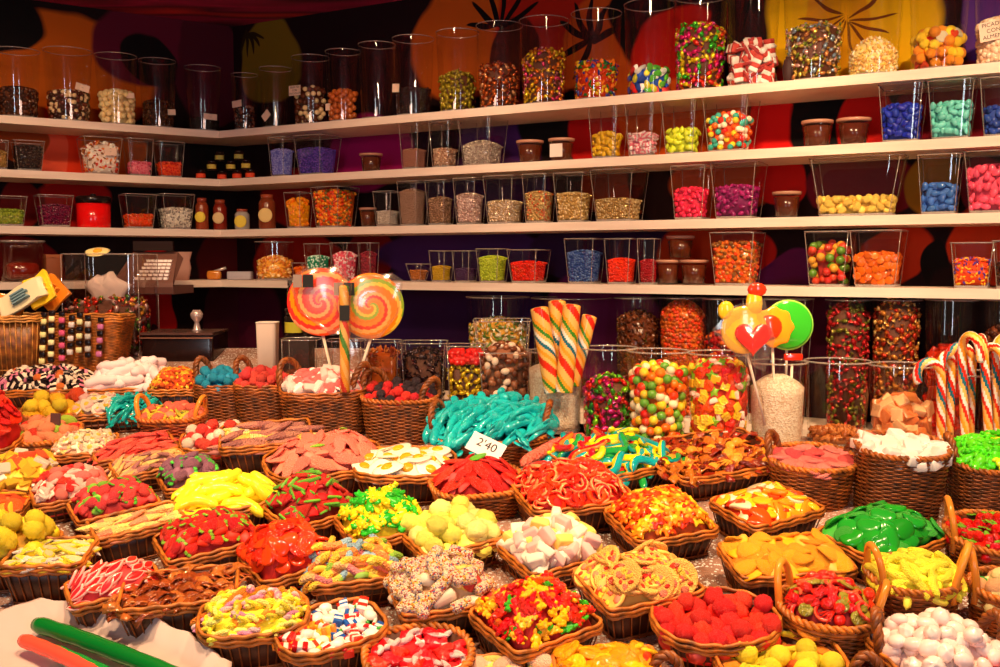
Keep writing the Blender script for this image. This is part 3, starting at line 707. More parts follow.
B(272, 386, 657, 599, 30, [I('brick', ((235, 40, 30), (250, 235, 220)), 'striped_brick', 'red and white striped jelly brick', f='gloss'), I('pebble', (250, 240, 225), 'foam_sweet', 'small white foam sweet', f='gloss', s=.8), I('brick', ((245, 200, 40), (250, 150, 40)), 'striped_brick', 'yellow and orange striped jelly brick', f='gloss'), I('brick', ((30, 90, 170), (250, 240, 230)), 'striped_brick', 'blue and white striped jelly brick', f='gloss'), I('worm', (RED, W, (60, 160, 60)), 'jelly_worm', 'red white and green jelly worm', f='gloss', s=1.2)], 'red, white and blue striped bricks', .026, .0125, n=3, hpx=30, region=reg_cap, maxn=120)
B(365, 472, 682, 634, 10, [I('heart', (225, 20, 25), 'heart_sweet', 'flat red heart sweet', f='jelly'), I('finger', ((255, 225, 215), (250, 150, 150)), 'pink_finger', 'white and pink sugared finger', 1.2, .9), I('banana', ((255, 235, 225), ), 'pink_finger', 'curved pale pink sugared finger', .6, .8)], 'red hearts and pale pink fingers', .034, .017, style='weave', n=2.4, ar=.8, hpx=26, blabel='oval wicker basket with wavy rim filled with red hearts')
B(464, 566, 703, 655, 6, [I('banana', ((255, 240, 120), ), 'pale_banana', 'pale yellow curved foam sweet', 1.4), I('pebble', (255, 205, 170), 'peach_foam', 'peach-pink oval foam sweet')], 'pale yellow and peach foam sweets', .036, .016, hpx=22, where='peeking over the lower picture edge')
B(472, 600, 655, 574, 33, [I('bear', RED, 'jelly_bear', 'red translucent jelly bear', 3, f='jelly'), I('bear', (250, 185, 25), 'jelly_bear', 'golden yellow jelly bear', 1.8, f='jelly'), I('bear', (250, 110, 25), 'jelly_bear', 'orange jelly bear', .8, f='jelly'), I('bear', (60, 180, 30), 'jelly_bear', 'green jelly bear', .5, f='jelly')], 'jelly bears', .030, .0125, hpx=32, ar=.85, maxn=130, base=(200, 30, 15), tilt=.5, blabel='rectangular splint basket filled with red, yellow and green jelly bears')
B(553, 668, 700, 640, 4, [I('disc', (250, 165, 20), 'jelly_disc', 'large flat orange-yellow jelly disc', 3, f='jelly'), I('disc', (252, 200, 30), 'jelly_disc', 'large flat bright yellow jelly disc', 1, f='jelly'), I('wedge', (225, 50, 15), 'jelly_slice', 'small red jelly slice', .5, .7, f='jelly')], 'large orange jelly discs', .042, .018, hpx=26, where='in the basket at the lower edge below the pizzas')
B(640, 700, 712, 690, 0, [I('disc', (200, 60, 30), 'jelly_disc', 'dark orange jelly disc', f='jelly')], 'dark orange discs', .035, .018, style='weave', n=2, hpx=20, handles=((PI / 2, .55, .045, 'braid'), (-PI / 2, .5, .03, 'braid')), where='in the small braided-handle basket at the lower edge')
B(652, 780, 648, 583, 10, [I('berry', (240, 28, 22), 'raspberry_sweet', 'large bumpy raspberry-red sugared sweet', 1), I('lump', (232, 26, 20), 'raspberry_sweet', 'lumpy deep red sugared sweet', 2, 1.15)], 'bumpy red raspberry sweets', .027, .018, n=2.2, ar=.78, hpx=30, blabel='oval splint basket with banded rim filled with red raspberry sweets')
B(714, 848, 694, 622, 4, [I('ball', (255, 232, 45), 'sugared_ball', 'bright yellow sugared ball', 1.4, f='sugar'), I('banana', ((250, 225, 40), ), 'foam_banana', 'small yellow foam banana', 1.2, 1.1), I('disc', (250, 150, 30), 'jelly_disc', 'orange sugared jelly disc', 1.3, 1.05), I('wedge', (235, 100, 25), 'jelly_wedge', 'orange half-round jelly slice', .6), I('ball', (200, 235, 180), 'striped_ball', 'green and white ball', .25)], 'mixed yellow and orange sweets', .03, .017, n=2.2, ar=.85, hpx=22, where='in the round basket at the lower edge right of the raspberries', blabel='round splint basket filled with mixed yellow and orange sweets')
HO = .06
B(779, 880, 631, 570, -8, [I('octopus', (215, 20, 16), 'jelly_octopus', 'glossy red jelly octopus', 1, f='jelly'), I('arc', ((220, 25, 20), (240, 90, 60)), 'jelly_arc', 'red curved jelly piece', 1, .8, f='jelly'), I('disc', (140, 130, 40), 'olive_jelly', 'small olive-green jelly coin', .5, .5, f='jelly')], 'glossy red jelly octopuses', .04, .0155, style='weave', n=2.2, ar=.85, hpx=34, handles=((PI * .87, .42, HO, 'hoop'), (-.25, .42, HO, 'hoop')), where='in the hooped basket beside the raspberries', base=(150, 15, 10), pw=3)
B(866, 964, 594, 545, 8, [I('banana', ((255, 244, 60), ), 'foam_banana', 'plump bright yellow foam banana')], 'yellow foam bananas', .045, .0145, style='weave', n=2.4, ar=.75, hpx=36, handles=((PI * .98, .5, HO, 'hoop'), (-.55, .5, .07, 'hoop')), where='in the hooped basket at the right', elong=1.2, maxn=80, blabel='hooped round woven basket filled with small yellow foam bananas')
B(868, 1012, 690, 606, 16, [I('pebble', (248, 215, 205), 'pink_pebble', 'pinkish-white speckled pebble sweet', 2, f='gloss'), I('lump', (250, 225, 215), 'pink_pebble', 'lumpy pale pink pebble sweet', 1, .9, f='gloss')], 'pinkish-white pebble sweets', .028, .018, style='weave', n=4, ar=.85, hpx=28, handles=((PI * .8, .32, .055, 'braid'), (-.1, .3, .06, 'braid')), where='in the braided-handle basket at the lower right', blabel='square orange-rimmed basket with braided handles filled with pinkish-white pebbles')
B(846, 900, 708, 690, 0, [I('pebble', (120, 40, 30), 'dark_pebble', 'small dark red pebble sweet', f='gloss')], 'dark red pebble sweets', .028, .017, style='weave', n=2, hpx=16, handles=((PI / 2, .6, .045, 'braid'),), where='in the little basket under the pink pebbles')
B(970, 1045, 604, 568, 0, [I('ball', (245, 225, 150), 'pastel_ball', 'pale yellow sugared ball', 2), I('ball', (250, 190, 130), 'pastel_ball', 'peach sugared ball', 1), I('disc', (80, 200, 70), 'green_jelly', 'green jelly disc', .4)], 'pastel sugared balls', .027, .018, style='weave', n=2, ar=.9, hpx=36, handles=((PI * .9, .5, .06, 'hoop'),), where='in the hooped basket cut by the right edge')
# second rows, right half
B(820, 944, 563, 503, 32, [I('bowed', (30, 150, 35), 'green_jelly_disc', 'round green sugared jelly disc', f='gloss'), I('bowed', (60, 175, 50), 'green_jelly_disc', 'slightly paler green jelly disc', .6, .9, f='sugar')], 'green jelly discs', .036, .0165, hpx=28, where='in the corner-on basket behind the yellow bananas', base=(20, 110, 25))
B(719, 856, 580, 532, 8, [I('bowed', (250, 170, 20), 'apricot_disc', 'round apricot-orange sugared jelly disc', 2), I('disc', (248, 150, 15), 'apricot_disc', 'deep orange sugared jelly disc', 1)], 'apricot jelly discs', .034, .0165, hpx=32, ar=.6, where='in the basket left of the green discs', base=(235, 130, 15))
B(712, 822, 528, 483, 28, [I('wedge', (245, 70, 20), 'jelly_slice', 'red-orange half-moon jelly slice', 1.4, f='gloss'), I('disc', (250, 190, 30), 'jelly_slice', 'yellow round jelly slice', 1.2, .8, f='gloss'), I('wedge', (250, 150, 30), 'jelly_slice', 'orange half-moon jelly slice', 1, f='gloss'), I('wedge', (255, 235, 190), 'jelly_slice', 'cream half-moon jelly slice', .6, f='gloss'), I('star', (15, 160, 160), 'teal_star', 'teal jelly star', .3, .9, f='gloss')], 'mixed red, orange and yellow jelly slices', .038, .016, hpx=26, where='in the basket under the caramel glass jars')
B(769, 858, 472, 443, 0, [I('disc', (240, 130, 120), 'pink_disc', 'pink sugared jelly disc', 2), I('disc', (225, 80, 85), 'pink_disc', 'deeper pink sugared jelly disc', .8)], 'pink sugared discs', .038, .018, style='weave', n=2.3, ar=.75, hpx=36, handles=((PI * .85, .4, .045, 'braid'), (.1, .35, .04, 'braid')), where='in the woven basket in front of the empty jar')
B(856, 950, 460, 430, -4, [I('cube', (250, 240, 232), 'nougat_cube', 'chunky white nougat cube', 3, f='matte'), I('chunk', (250, 235, 225), 'nougat_cube', 'broken white nougat piece', 1, f='matte'), I('chunk', (190, 90, 60), 'brown_nougat', 'reddish brown nougat piece', .25, .7)], 'white nougat cubes', .032, .018, style='deep', n=2.6, ar=.75, hpx=56, where='in the deep dark basket at the right')
B(945, 1050, 474, 428, 4, [I('frog', ((90, 215, 30), (225, 235, 60)), 'lime_frog', 'lime green jelly frog with yellow belly', 3, f='gloss'), I('frog', ((215, 230, 40), (225, 235, 60)), 'lime_frog', 'yellow jelly frog', .4, f='gloss')], 'lime green jelly frogs', .038, .017, style='deep', n=2.6, ar=.75, hpx=40, handles=((PI * .93, .4, .05, 'braid'),), where='in the deep basket under the candy canes', base=(70, 170, 25))
B(945, 1050, 556, 508, 6, [I('cherry', ((215, 14, 20), (110, 170, 40)), 'cherry_pair', 'glossy red cherry pair with a green leaf', f='jelly')], 'red jelly cherries', .034, .0195, style='weave', n=2, ar=.9, hpx=34, handles=((PI * .88, .5, .06, 'hoop'),), where='in the hooped basket at the right edge', base=(130, 8, 10))
B(975, 1060, 690, 640, 0, [I('ball', (230, 70, 40), 'orange_ball', 'orange-red sugared ball')], 'orange-red balls', .025, .02, style='weave', n=2.2, hpx=30, where='in the basket cut off at the lower right corner')
# middle
B(640, 792, 480, 438, 20, [I('ribbon', (150, 40, 16), 'toffee_ribbon', 'dark red-brown glossy jelly ribbon', 2, f='jelly'), I('ribbon', (205, 110, 35), 'toffee_ribbon', 'caramel-coloured glossy ribbon', 1.6, f='jelly'), I('octopus', (240, 160, 50), 'amber_octopus', 'amber jelly octopus', .7, f='jelly'), I('twist', ((110, 30, 14), (160, 50, 20)), 'cola_twist', 'dark brown twisted sweet', .6, f='jelly')], 'brown and amber glossy ribbons', .058, .0165, hpx=22, ar=.75, along=.5, elong=1.5, jit=.5, where='below the jars of wrapped sweets', maxn=110)
B(548, 676, 482, 424, 30, [I('snake', (TEAL, (250, 215, 40)), 'jelly_snake', 'long teal and yellow jelly snake', 2.4, f='jelly'), I('snake', ((25, 150, 60), (15, 150, 150)), 'jelly_snake', 'long green and teal jelly snake', 1, f='jelly'), I('snake', ((250, 215, 20), ), 'jelly_snake', 'long bright yellow jelly snake', 1.2, f='jelly'), I('snake', ((200, 20, 40), (240, 120, 40)), 'jelly_snake', 'long red and orange jelly snake', .8, f='jelly')], 'long teal and yellow jelly snakes', .11, .013, hpx=20, ar=.8, along=.35, elong=3, jit=.3, tilt=.15, where='tangled below the jar of bright wrapped sweets', maxn=60, base=(230, 180, 20))
B(510, 634, 514, 456, 18, [I('arc', (RED, (255, 150, 90)), 'jelly_ring_piece', 'curved red jelly piece with orange edge', 2, f='jelly'), I('ring', (235, 50, 20), 'jelly_ring', 'red-orange jelly ring', 1.5, f='jelly')], 'red jelly rings', .036, .0135, hpx=26, where='in the basket right of the red strawberry basket', base=(200, 25, 15), maxn=110)
B(607, 716, 544, 484, 20, [I('flower', ((248, 130, 25), (250, 200, 50)), 'jelly_flower', 'orange jelly flower with yellow middle', 2, f='gloss'), I('flower', ((235, 60, 20), (250, 160, 40)), 'jelly_flower', 'red jelly flower', 1.4, f='gloss'), I('star', (250, 200, 40), 'jelly_flower', 'yellow jelly star', 1, f='gloss')], 'small orange, red and yellow jelly flowers', .029, .0122, hpx=24, ar=.85, maxn=120, base=(220, 90, 20))
B(500, 605, 576, 508, 28, [I('chunk', (252, 236, 215), 'foam_chunk', 'cream-white foam chunk', 2.2, f='matte'), I('chunk', (252, 225, 110), 'foam_chunk', 'pale yellow foam chunk', 1, f='matte'), I('chunk', (240, 190, 180), 'foam_chunk', 'pale pink foam chunk', .7, f='matte')], 'cream, yellow and pink foam chunks', .033, .0165, hpx=22, ar=.8, base=(250, 220, 180))
B(575, 702, 612, 545, 22, [I('pizza', ((250, 190, 90), (225, 50, 24), (235, 120, 90)), 'pizza_sweet', 'small round sugared pizza sweet with red toppings')], 'round pizza sweets', .05, .022, hpx=32, ar=.75, tilt=.35, base=(235, 170, 70))
B(398, 503, 558, 497, 30, [I('lump', (255, 244, 100), 'lemon_lump', 'large pale lemon-yellow sugared oval'), I('lump', (252, 242, 140), 'lemon_lump', 'plump yellow-white sugared oval', .6)], 'pale lemon-yellow ovals', .037, .0215, hpx=24, ar=.85, where='in the basket behind the speckled logs')
B(388, 496, 618, 545, 18, [I('log', (246, 222, 190), 'speckled_log', 'short white log coated in coloured sugar beads', f='dots')], 'short speckled sugar logs', .037, .0165, hpx=30, ar=.85, along=.5, elong=1.2, jit=.8, base=(225, 180, 130), maxn=100)
B(308, 398, 588, 534, 14, [I('worm', ((250, 205, 60), (245, 150, 80), (150, 190, 210)), 'sour_worm', 'sugared worm in yellow, orange and blue', 2), I('worm', ((250, 190, 120), (235, 130, 130), (250, 220, 90)), 'sour_worm', 'sugared worm in peach, pink and yellow', 1.5), I('worm', ((245, 170, 40), (250, 210, 70), (140, 190, 60)), 'sour_worm', 'sugared worm in orange, yellow and green', 1)], 'pastel sugared worms', .066, .0125, hpx=24, ar=.8, along=.25, elong=2.2, jit=.4, maxn=60, base=(250, 180, 90))
B(336, 430, 545, 484, 28, [I('frog', ((245, 215, 30), (245, 225, 60)), 'jelly_frog', 'yellow jelly frog', 1.5, f='gloss'), I('frog', ((50, 185, 40), (245, 225, 40)), 'jelly_frog', 'green jelly frog with yellow belly', 1.1, f='gloss')], 'yellow and green jelly frogs', .032, .0155, hpx=24, ar=.8)
B(430, 525, 498, 451, 12, [I('petal', (225, 22, 20), 'red_petal', 'big red sugared petal', 4, f='sugar'), I('petal', (110, 200, 40), 'green_petal', 'green sugared petal', .45, 1.0)], 'big red sugared petals', .05, .02, style='weave', n=3, ar=.75, hpx=24, radial=[(-.05, .1)], tilt=.28, base=(190, 15, 14), blabel='round woven basket filled with red petals and a few green ones')
B(354, 456, 478, 441, 0, [I('egg', ((250, 238, 215), (232, 165, 30)), 'fried_egg_sweet', 'white fried egg sweet with orange yolk', f='gloss')], 'fried egg sweets', .062, .027, hpx=26, ar=.7, n=3.2, tilt=.4, layers=2)
B(264, 386, 480, 426, 24, [I('petal', (240, 125, 105), 'pink_petal', 'long salmon-pink sugared petal', 5), I('petal', (160, 215, 60), 'green_petal', 'small green sugared petal', .5, .7)], 'long salmon-pink petals', .062, .0215, hpx=24, ar=.7, radial=[(-.42, -.25), (.45, .35)], tilt=.28, n=3, base=(225, 100, 85))
B(265, 356, 530, 470, 38, [I('watermelon', ((215, 30, 24), (110, 190, 50)), 'watermelon_sweet', 'small red wedge sweet with green rind', 3), I('brick', ((200, 25, 20), (150, 200, 60)), 'watermelon_sweet', 'red and green striped jelly brick', .3)], 'red and green wedge sweets', .026, .0135, hpx=22, ar=.85, base=(150, 30, 15), maxn=90)
B(240, 334, 584, 517, 35, [I('bowed', (238, 48, 20), 'red_jelly_shell', 'domed orange-red jelly shell', 2, f='jelly'), I('disc', (225, 36, 18), 'red_jelly_shell', 'flat orange-red jelly disc', 1, .8, f='gloss')], 'translucent orange-red jelly discs', .03, .0135, hpx=22, ar=.85, maxn=110, base=(215, 35, 18))
B(176, 274, 514, 462, 16, [I('banana', ((255, 234, 50), ), 'big_foam_banana', 'large smooth yellow foam banana', f='gloss')], 'large yellow foam bananas', .075, .022, hpx=24, ar=.75, n=3, along=.1, elong=2.4, jit=.25, tilt=.15, maxn=26, base=(245, 205, 30))
B(154, 262, 563, 508, 32, [I('strawberry', ((222, 24, 18), (150, 205, 50)), 'strawberry_sweet', 'bright red sugared strawberry with green tip')], 'bright red strawberry sweets', .03, .0135, hpx=28, ar=.65, along=.6, jit=.4, maxn=100, base=(190, 18, 12))
B(88, 184, 541, 503, 34, [I('finger', ((250, 200, 120), (250, 225, 120)), 'peach_finger', 'peach and yellow sugared finger', 2), I('finger', ((245, 150, 110), (250, 215, 120)), 'peach_finger', 'salmon and yellow sugared finger', 1)], 'peach and yellow fingers', .06, .0135, hpx=28, ar=.55, along=.1, elong=2, jit=.25, tilt=.15, base=(245, 170, 90), maxn=60)
B(68, 160, 523, 477, 34, [I('strawberry', ((232, 62, 66), (100, 195, 50)), 'pink_strawberry', 'pink-red sugared strawberry with green tip', 2), I('pebble', (140, 205, 60), 'green_leaf_sweet', 'small green sugared leaf', .5, .7)], 'pink-red strawberries with green tips', .032, .0145, hpx=18, ar=.65, along=.5, jit=.4, base=(200, 50, 50))
B(158, 222, 492, 451, 30, [I('strawberry', ((140, 88, 110), (80, 190, 60)), 'plum_sweet', 'mauve sugared plum sweet with green tip')], 'mauve plums with green tips', .036, .0155, hpx=20, ar=.9, along=.6, jit=.5, base=(120, 70, 85))
B(110, 190, 479, 447, 32, [I('finger', ((175, 110, 105), (225, 160, 120)), 'mauve_finger', 'mauve and peach sugared finger', 1.3), I('finger', ((240, 190, 110), (245, 205, 120)), 'mauve_finger', 'pale yellow sugared finger', 1)], 'mauve and yellow fingers', .05, .0125, hpx=18, ar=.6, along=.1, elong=2, jit=.25, base=(200, 130, 90), maxn=60)
B(90, 178, 463, 430, 30, [I('finger', ((238, 80, 68), (240, 95, 80)), 'coral_finger', 'coral-red sugared finger')], 'coral-red fingers', .052, .0135, hpx=18, ar=.65, along=.2, elong=1.8, jit=.3, base=(215, 60, 50), maxn=60)
B(30, 112, 507, 464, 30, [I('heart', (228, 30, 30), 'heart_sweet', 'red sugared heart', 1.4), I('heart', (250, 215, 195), 'heart_sweet', 'pale pink sugared heart', 1), I('pebble', (240, 120, 110), 'pink_foam', 'pink oval foam sweet', .8)], 'red and pale pink hearts', .029, .0135, hpx=18, ar=.75, where='in the basket behind the lemon balls', base=(210, 60, 50))
B(-22, 62, 566, 502, 10, [I('berry', (252, 222, 40), 'lemon_ball', 'bumpy lemon-yellow sugared ball')], 'bumpy lemon-yellow balls', .03, .0235, hpx=28, ar=.9, where='in the basket at the left edge', base=(190, 140, 20))
B(-12, 60, 494, 448, 14, [I('cube', (250, 200, 40), 'yellow_cube', 'small yellow sugared cube', 1.4), I('cube', (250, 235, 210), 'yellow_cube', 'small white sugared cube', .9), I('cube', (240, 90, 40), 'yellow_cube', 'small orange-red sugared cube', .6)], 'small yellow, white and orange cubes', .024, .0115, hpx=18, ar=.95, maxn=110, base=(220, 160, 50))
B(-30, 30, 516, 490, 8, [I('disc', (240, 90, 25), 'orange_coin', 'orange-red sugared coin'), I('disc', (250, 180, 40), 'orange_coin', 'golden sugared coin', .5)], 'orange-red coins', .03, .015, hpx=18, where='at the left edge above the lemon balls')
B(50, 118, 458, 427, 14, [I('flower', ((252, 228, 190), (245, 205, 90)), 'foam_flower', 'cream foam flower with yellow middle', 2), I('finger', ((250, 190, 170), (240, 220, 130)), 'foam_finger', 'pale pink and green foam finger', 1)], 'cream foam flowers', .034, .015, hpx=18, ar=.8, where='in the small basket behind the coral fingers', base=(240, 200, 150))
B(8, 82, 445, 412, 10, [I('pebble', (245, 145, 100), 'peach_pebble', 'peach-orange sugared oval', 2), I('pebble', (175, 215, 60), 'peach_pebble', 'light green sugared oval', .8), I('pebble', (225, 50, 30), 'peach_pebble', 'red sugared oval', .4)], 'peach, green and red ovals', .034, .0165, style='weave', hpx=18, ar=.8, n=3, handles=((PI * .9, .45, .05, 'braid'),), blabel='woven basket with braided handle filled with peach and green ovals')
B(20, 92, 418, 386, 10, [I('berry', (248, 190, 20), 'lemon_orange_ball', 'golden-yellow sugared citrus ball', 2.2), I('berry', (250, 215, 40), 'lemon_orange_ball', 'yellow sugared citrus ball', 1.5), I('berry', (225, 70, 20), 'lemon_orange_ball', 'orange-red sugared citrus ball', .4)], 'golden citrus balls', .033, .024, style='weave', hpx=16, ar=.7, n=3, where='in the basket behind the peach ovals', base=(220, 120, 20))
B(-48, 26, 452, 388, 4, [I('disc', (232, 16, 16), 'red_coin', 'bright red sugared jelly coin')], 'bright red jelly coins', .03, .0135, hpx=24, ar=1.0, where='in the tall heap at the left edge', base=(215, 12, 12), maxn=120, pw=3)
# back-left rows
B(-14, 98, 393, 363, 4, [I('brick', ((30, 22, 24), (240, 215, 190)), 'liquorice_allsort', 'black and white layered liquorice piece', 2, f='gloss'), I('brick', ((225, 130, 160), (35, 22, 26)), 'liquorice_allsort', 'pink and black layered liquorice piece', 1, f='gloss'), I('ball', (230, 110, 40), 'liquorice_allsort', 'small orange liquorice ball', .3, .7)], 'liquorice pieces', .028, .0125, hpx=16, ar=.5, maxn=110, base=(60, 30, 26))
B(88, 170, 392, 352, 10, [I('marsh', (252, 225, 222), 'marshmallow_log', 'long pale pink marshmallow log', 3, f='matte'), I('marsh', (250, 205, 205), 'marshmallow_log', 'pink marshmallow log', .7, f='matte')], 'pale pink marshmallow logs', .075, .02, hpx=18, ar=.7, along=.35, elong=1.8, jit=.6, where='heaped beside the liquorice', maxn=34, base=(240, 190, 185))
B(148, 204, 392, 365, 4, [I('flower', ((240, 90, 25), (250, 190, 40)), 'orange_flower', 'small orange-red jelly flower', 1.4), I('flower', ((250, 190, 40), (240, 90, 20)), 'orange_flower', 'small yellow jelly flower', .8)], 'small orange-red jelly flowers', .028, .0125, hpx=22, ar=.7, where='beside the blue balls', base=(200, 60, 20))
B(68, 124, 418, 391, 14, [I('egg', ((252, 230, 205), (246, 195, 60)), 'small_egg_sweet', 'small cream egg sweet with yellow yolk', 2), I('chunk', (245, 190, 180), 'pink_chunk', 'pale pink foam piece', 1, .7)], 'small cream egg sweets', .034, .0165, hpx=14, ar=.8, where='in front of the marshmallow logs', base=(240, 190, 160))
B(110, 156, 418, 393, 16, [I('dolphin', (20, 175, 170), 'teal_fish', 'small glossy teal jelly fish', f='jelly')], 'small teal jelly fish', .055, .013, hpx=14, ar=.9, along=.9, elong=1.8, jit=.2, base=(15, 130, 130))
B(138, 206, 422, 400, 2, [I('finger', ((225, 200, 50), (200, 190, 60)), 'green_finger', 'yellow-green sugared finger', 1), I('pebble', (240, 110, 85), 'coral_pebble', 'coral-pink sugared oval', 1.2, .8)], 'yellow-green fingers and coral ovals', .036, .0135, style='weave', n=2.6, ar=.6, hpx=22, handles=((PI * .96, .55, .05, 'hoop'), (-.1, .55, .05, 'hoop')), colr=((150, 60, 25), (225, 120, 45), (190, 80, 32)), where='in the small hooped basket at the left')
B(194, 246, 388, 362, 2, [I('berry', (25, 160, 195), 'blue_ball', 'turquoise-blue sugared ball')], 'turquoise-blue balls', .021, .0155, style='deep', n=4, ar=.7, hpx=28, handles=((PI * .8, .42, .06, 'braid'),), base=(15, 110, 140), blabel='small deep basket with braided handle filled with turquoise-blue balls')
B(234, 290, 388, 363, 2, [I('berry', (232, 62, 60), 'pink_red_ball', 'pink-red sugared ball')], 'pink-red balls', .022, .0165, style='deep', n=4, ar=.7, hpx=30, handles=((PI * .8, .42, .06, 'braid'),), base=(190, 40, 40), blabel='small deep basket with braided handle filled with pink-red balls')
B(280, 368, 396, 365, 4, [I('strawberry', ((245, 110, 110), (252, 225, 220)), 'pink_white_strawberry', 'pink strawberry sweet with white tip', 1.3), I('chunk', (252, 225, 215), 'white_foam', 'white and pink foam piece', 1, .9)], 'pink and white strawberries', .036, .0165, style='deep', n=3.4, ar=.62, hpx=38, handles=((PI * .86, .5, .065, 'braid'), (-.42, .42, .07, 'braid')), base=(240, 180, 175), blabel='wide deep basket with two braided handles filled with pink and white strawberries')
B(362, 438, 403, 376, -2, [I('berry', (222, 24, 36), 'red_berry', 'round red sugared berry', 1), I('berry', (45, 22, 32), 'black_berry', 'round black sugared berry', 1)], 'red and black berries', .021, .015, style='deep', n=3, ar=.62, hpx=36, handles=((PI * .8, .5, .055, 'braid'), (-.5, .42, .055, 'braid')), blabel='deep basket with two braided handles filled with red and black berries', base=(60, 20, 24))
B(432, 552, 446, 396, 14, [I('dolphin', (20, 178, 182), 'teal_dolphin', 'large glossy teal jelly dolphin', f='jelly')], 'large teal jelly dolphins', .098, .021, style='weave', n=3, ar=.7, hpx=24, along=.55, elong=1.8, jit=.3, tilt=.2, handles=((PI * .86, .4, .06, 'braid'), (-.3, .42, .065, 'braid')), where='in the basket with braided handles', maxn=60, base=(10, 120, 125), blabel='woven basket with braided handles and price card filled with teal jelly dolphins')
B(180, 252, 452, 418, 14, [I('lump', (230, 52, 44), 'red_foam', 'red sugared foam lump', 1.2), I('ball', (252, 232, 205), 'cream_foam', 'cream-white foam ball', 1, .9), I('finger', (W, CREAM), 'cream_foam', 'cream-white foam bone', .6)], 'red and cream foam sweets', .027, .0165, hpx=18, ar=.85, n=3, base=(235, 170, 150))
B(220, 312, 450, 419, 14, [I('finger', ((165, 100, 92), (190, 125, 105)), 'long_mauve_finger', 'long grey-mauve sugared stick', 1.6), I('finger', ((248, 195, 80), (250, 215, 130)), 'long_mauve_finger', 'long golden sugared stick', .7)], 'long mauve and golden sticks', .08, .0165, hpx=26, ar=.7, along=.15, elong=2.2, jit=.25, tilt=.12, base=(180, 110, 90), maxn=34)
# coral sugar sticks lying beside the snakes
for i in range(3):
    q = on_table(560 - 9 * i, 447 + 4 * i, .065); me = MB().add(*capsule(curve_pts(lambda u: (-.5 + u, .01 * math.sin(6 * u), .05 * math.sin(PI * u)), 15), .075, 10)).mesh('candy', [mat((238, 100, 85), 'sugar')])
    link('coral_stick', me, Matrix.Translation(q) @ Matrix.Rotation(SL, 4, 'X') @ Matrix.Rotation(D2(48 + 3 * i), 4, 'Z') @ Matrix.Rotation(.03, 4, 'Y') @ Matrix.Scale(.2 - .01 * i, 4), None, 'long thick coral sugar stick beside the jelly snakes, %s' % ('nearest the snakes', 'middle one of three', 'outermost of three')[i], 'candy', 'coral sugar sticks')
# price card in the dolphins
def card(M, w, h, label, rows, name='price_card', group=None, col=(250, 240, 235)):
    o = single(name, MB().add(*box((-w / 2, -h / 2, -.0006), (w / 2, h / 2, .0006))), mat(col, 'matte'), label, 'label', M, group, smooth=False)
    for i, (txt, size, x, y) in enumerate(rows):
        c = bpy.data.curves.new('lettering', 'FONT'); c.body = txt; c.size = size; c.align_x = 'CENTER'; c.align_y = 'CENTER'; c.extrude = .0002; c.materials.append(mat((30, 20, 30), 'matte'))
        t0 = bpy.data.objects.new('lettering', c); me = bpy.data.meshes.new_from_object(t0); bpy.data.objects.remove(t0); me.materials.clear(); me.materials.append(mat((30, 20, 30), 'matte')); link('lettering', me, Matrix.Translation((x, y, .0012)), o)
    return o
q = on_table(486, 447, .12)
card(Matrix.Translation(q) @ Matrix.Rotation(D2(52), 4, 'X') @ Matrix.Rotation(D2(-28), 4, 'Z'), .085, .05, "white price card reading 2'40 stuck in the teal dolphins", [("2'40", .03, 0, .004)])
# brown sign holders
for (px, py, tl, lb) in ((54, 452, 4, 'upright brown sign holder in front of the peach ovals'), (46, 500, -32, 'leaning brown sign holder above the lemon balls')):
    q = on_table(px, py + 8, .0); o = link('sign_holder', None, Matrix.Translation(q) @ Matrix.Rotation(D2(tl), 4, 'Y'), None, lb, 'sign holder')
    part('stake', MB().add(*box((-.012, -.003, 0), (.012, .003, .12))), mat((96, 62, 60), 'gloss'), o, False); part('foot', MB().add(*box((-.02, -.012, 0), (.02, .012, .008))), mat((70, 45, 42), 'gloss'), o, False)
import re
# ---------------------------------------------------------------- glass jars and what they hold
def fit_jar(x0, x1, yt, zb, D, N, org, off, ar, n, taper):
    w = .12; s = 0; h = .15
    px = (x0 + x1) / 2
    r = ray(px, 263.); 
    for _ in range(25):
        q = org + N * (off + w * ar / 2); t = np.dot(q, N) / np.dot(r[:2], N)
        if _ == 0: s = np.dot((CAMO + r * t)[:2] - org, D)
        c = org + D * s + N * (off + w * ar / 2)
        lp = loop(w / 2, w * ar / 2, n, 28); P = np.array([(*(c + D * x + N * y), zb + h) for x, y in lp]); X, Y = proj(P)
        w *= (x1 - x0) / (X.max() - X.min()); s += ((x0 + x1) / 2 - (X.max() + X.min()) / 2) * c[1] / 1000 / max(.5, abs(D[0]))
        h += (Y.mean() - yt - 1) * c[1] / 1000
    M = Matrix(((D[0], N[0], 0, c[0]), (D[1], N[1], 0, c[1]), (0, 0, 1, zb), (0, 0, 0, 1)))
    return M, w, w * ar, h
def jar_body(M, w, d, h, n, taper, label, name='glass_jar', group=None, gm=None, base=.008, cat='jar'):
    o = link(name, None, M, None, label, cat, group); a, b = w / 2, d / 2; K = 32
    R_ = lambda s, z: [(x, y, z) for x, y in loop(a * s, b * s, n, K)]
    part('glass_wall', MB().add(*loft([R_(taper, base), R_((1 + taper) / 2, h / 2), R_(1, h)])), gm or GLASS, o)
    part('glass_base', MB().add(*loft([R_(taper * .97, 0), R_(taper * 1.0, base)], True, True)), GEDGE, o, False)
    e = MB(); e.add(*tube(R_(1, h), .0024 if n < 4 and M.translation.y < 2.8 else .0017, 5, True))
    if n > 4:
        for k in range(4):
            x, y = sup(a * .99, b * .99, n, PI / 4 + k * PI / 2); e.add(*tube([(x * taper, y * taper, base), (x, y, h)], .0012, 4))
    part('glass_rim', e, GEDGE, o); return o
_sg = []
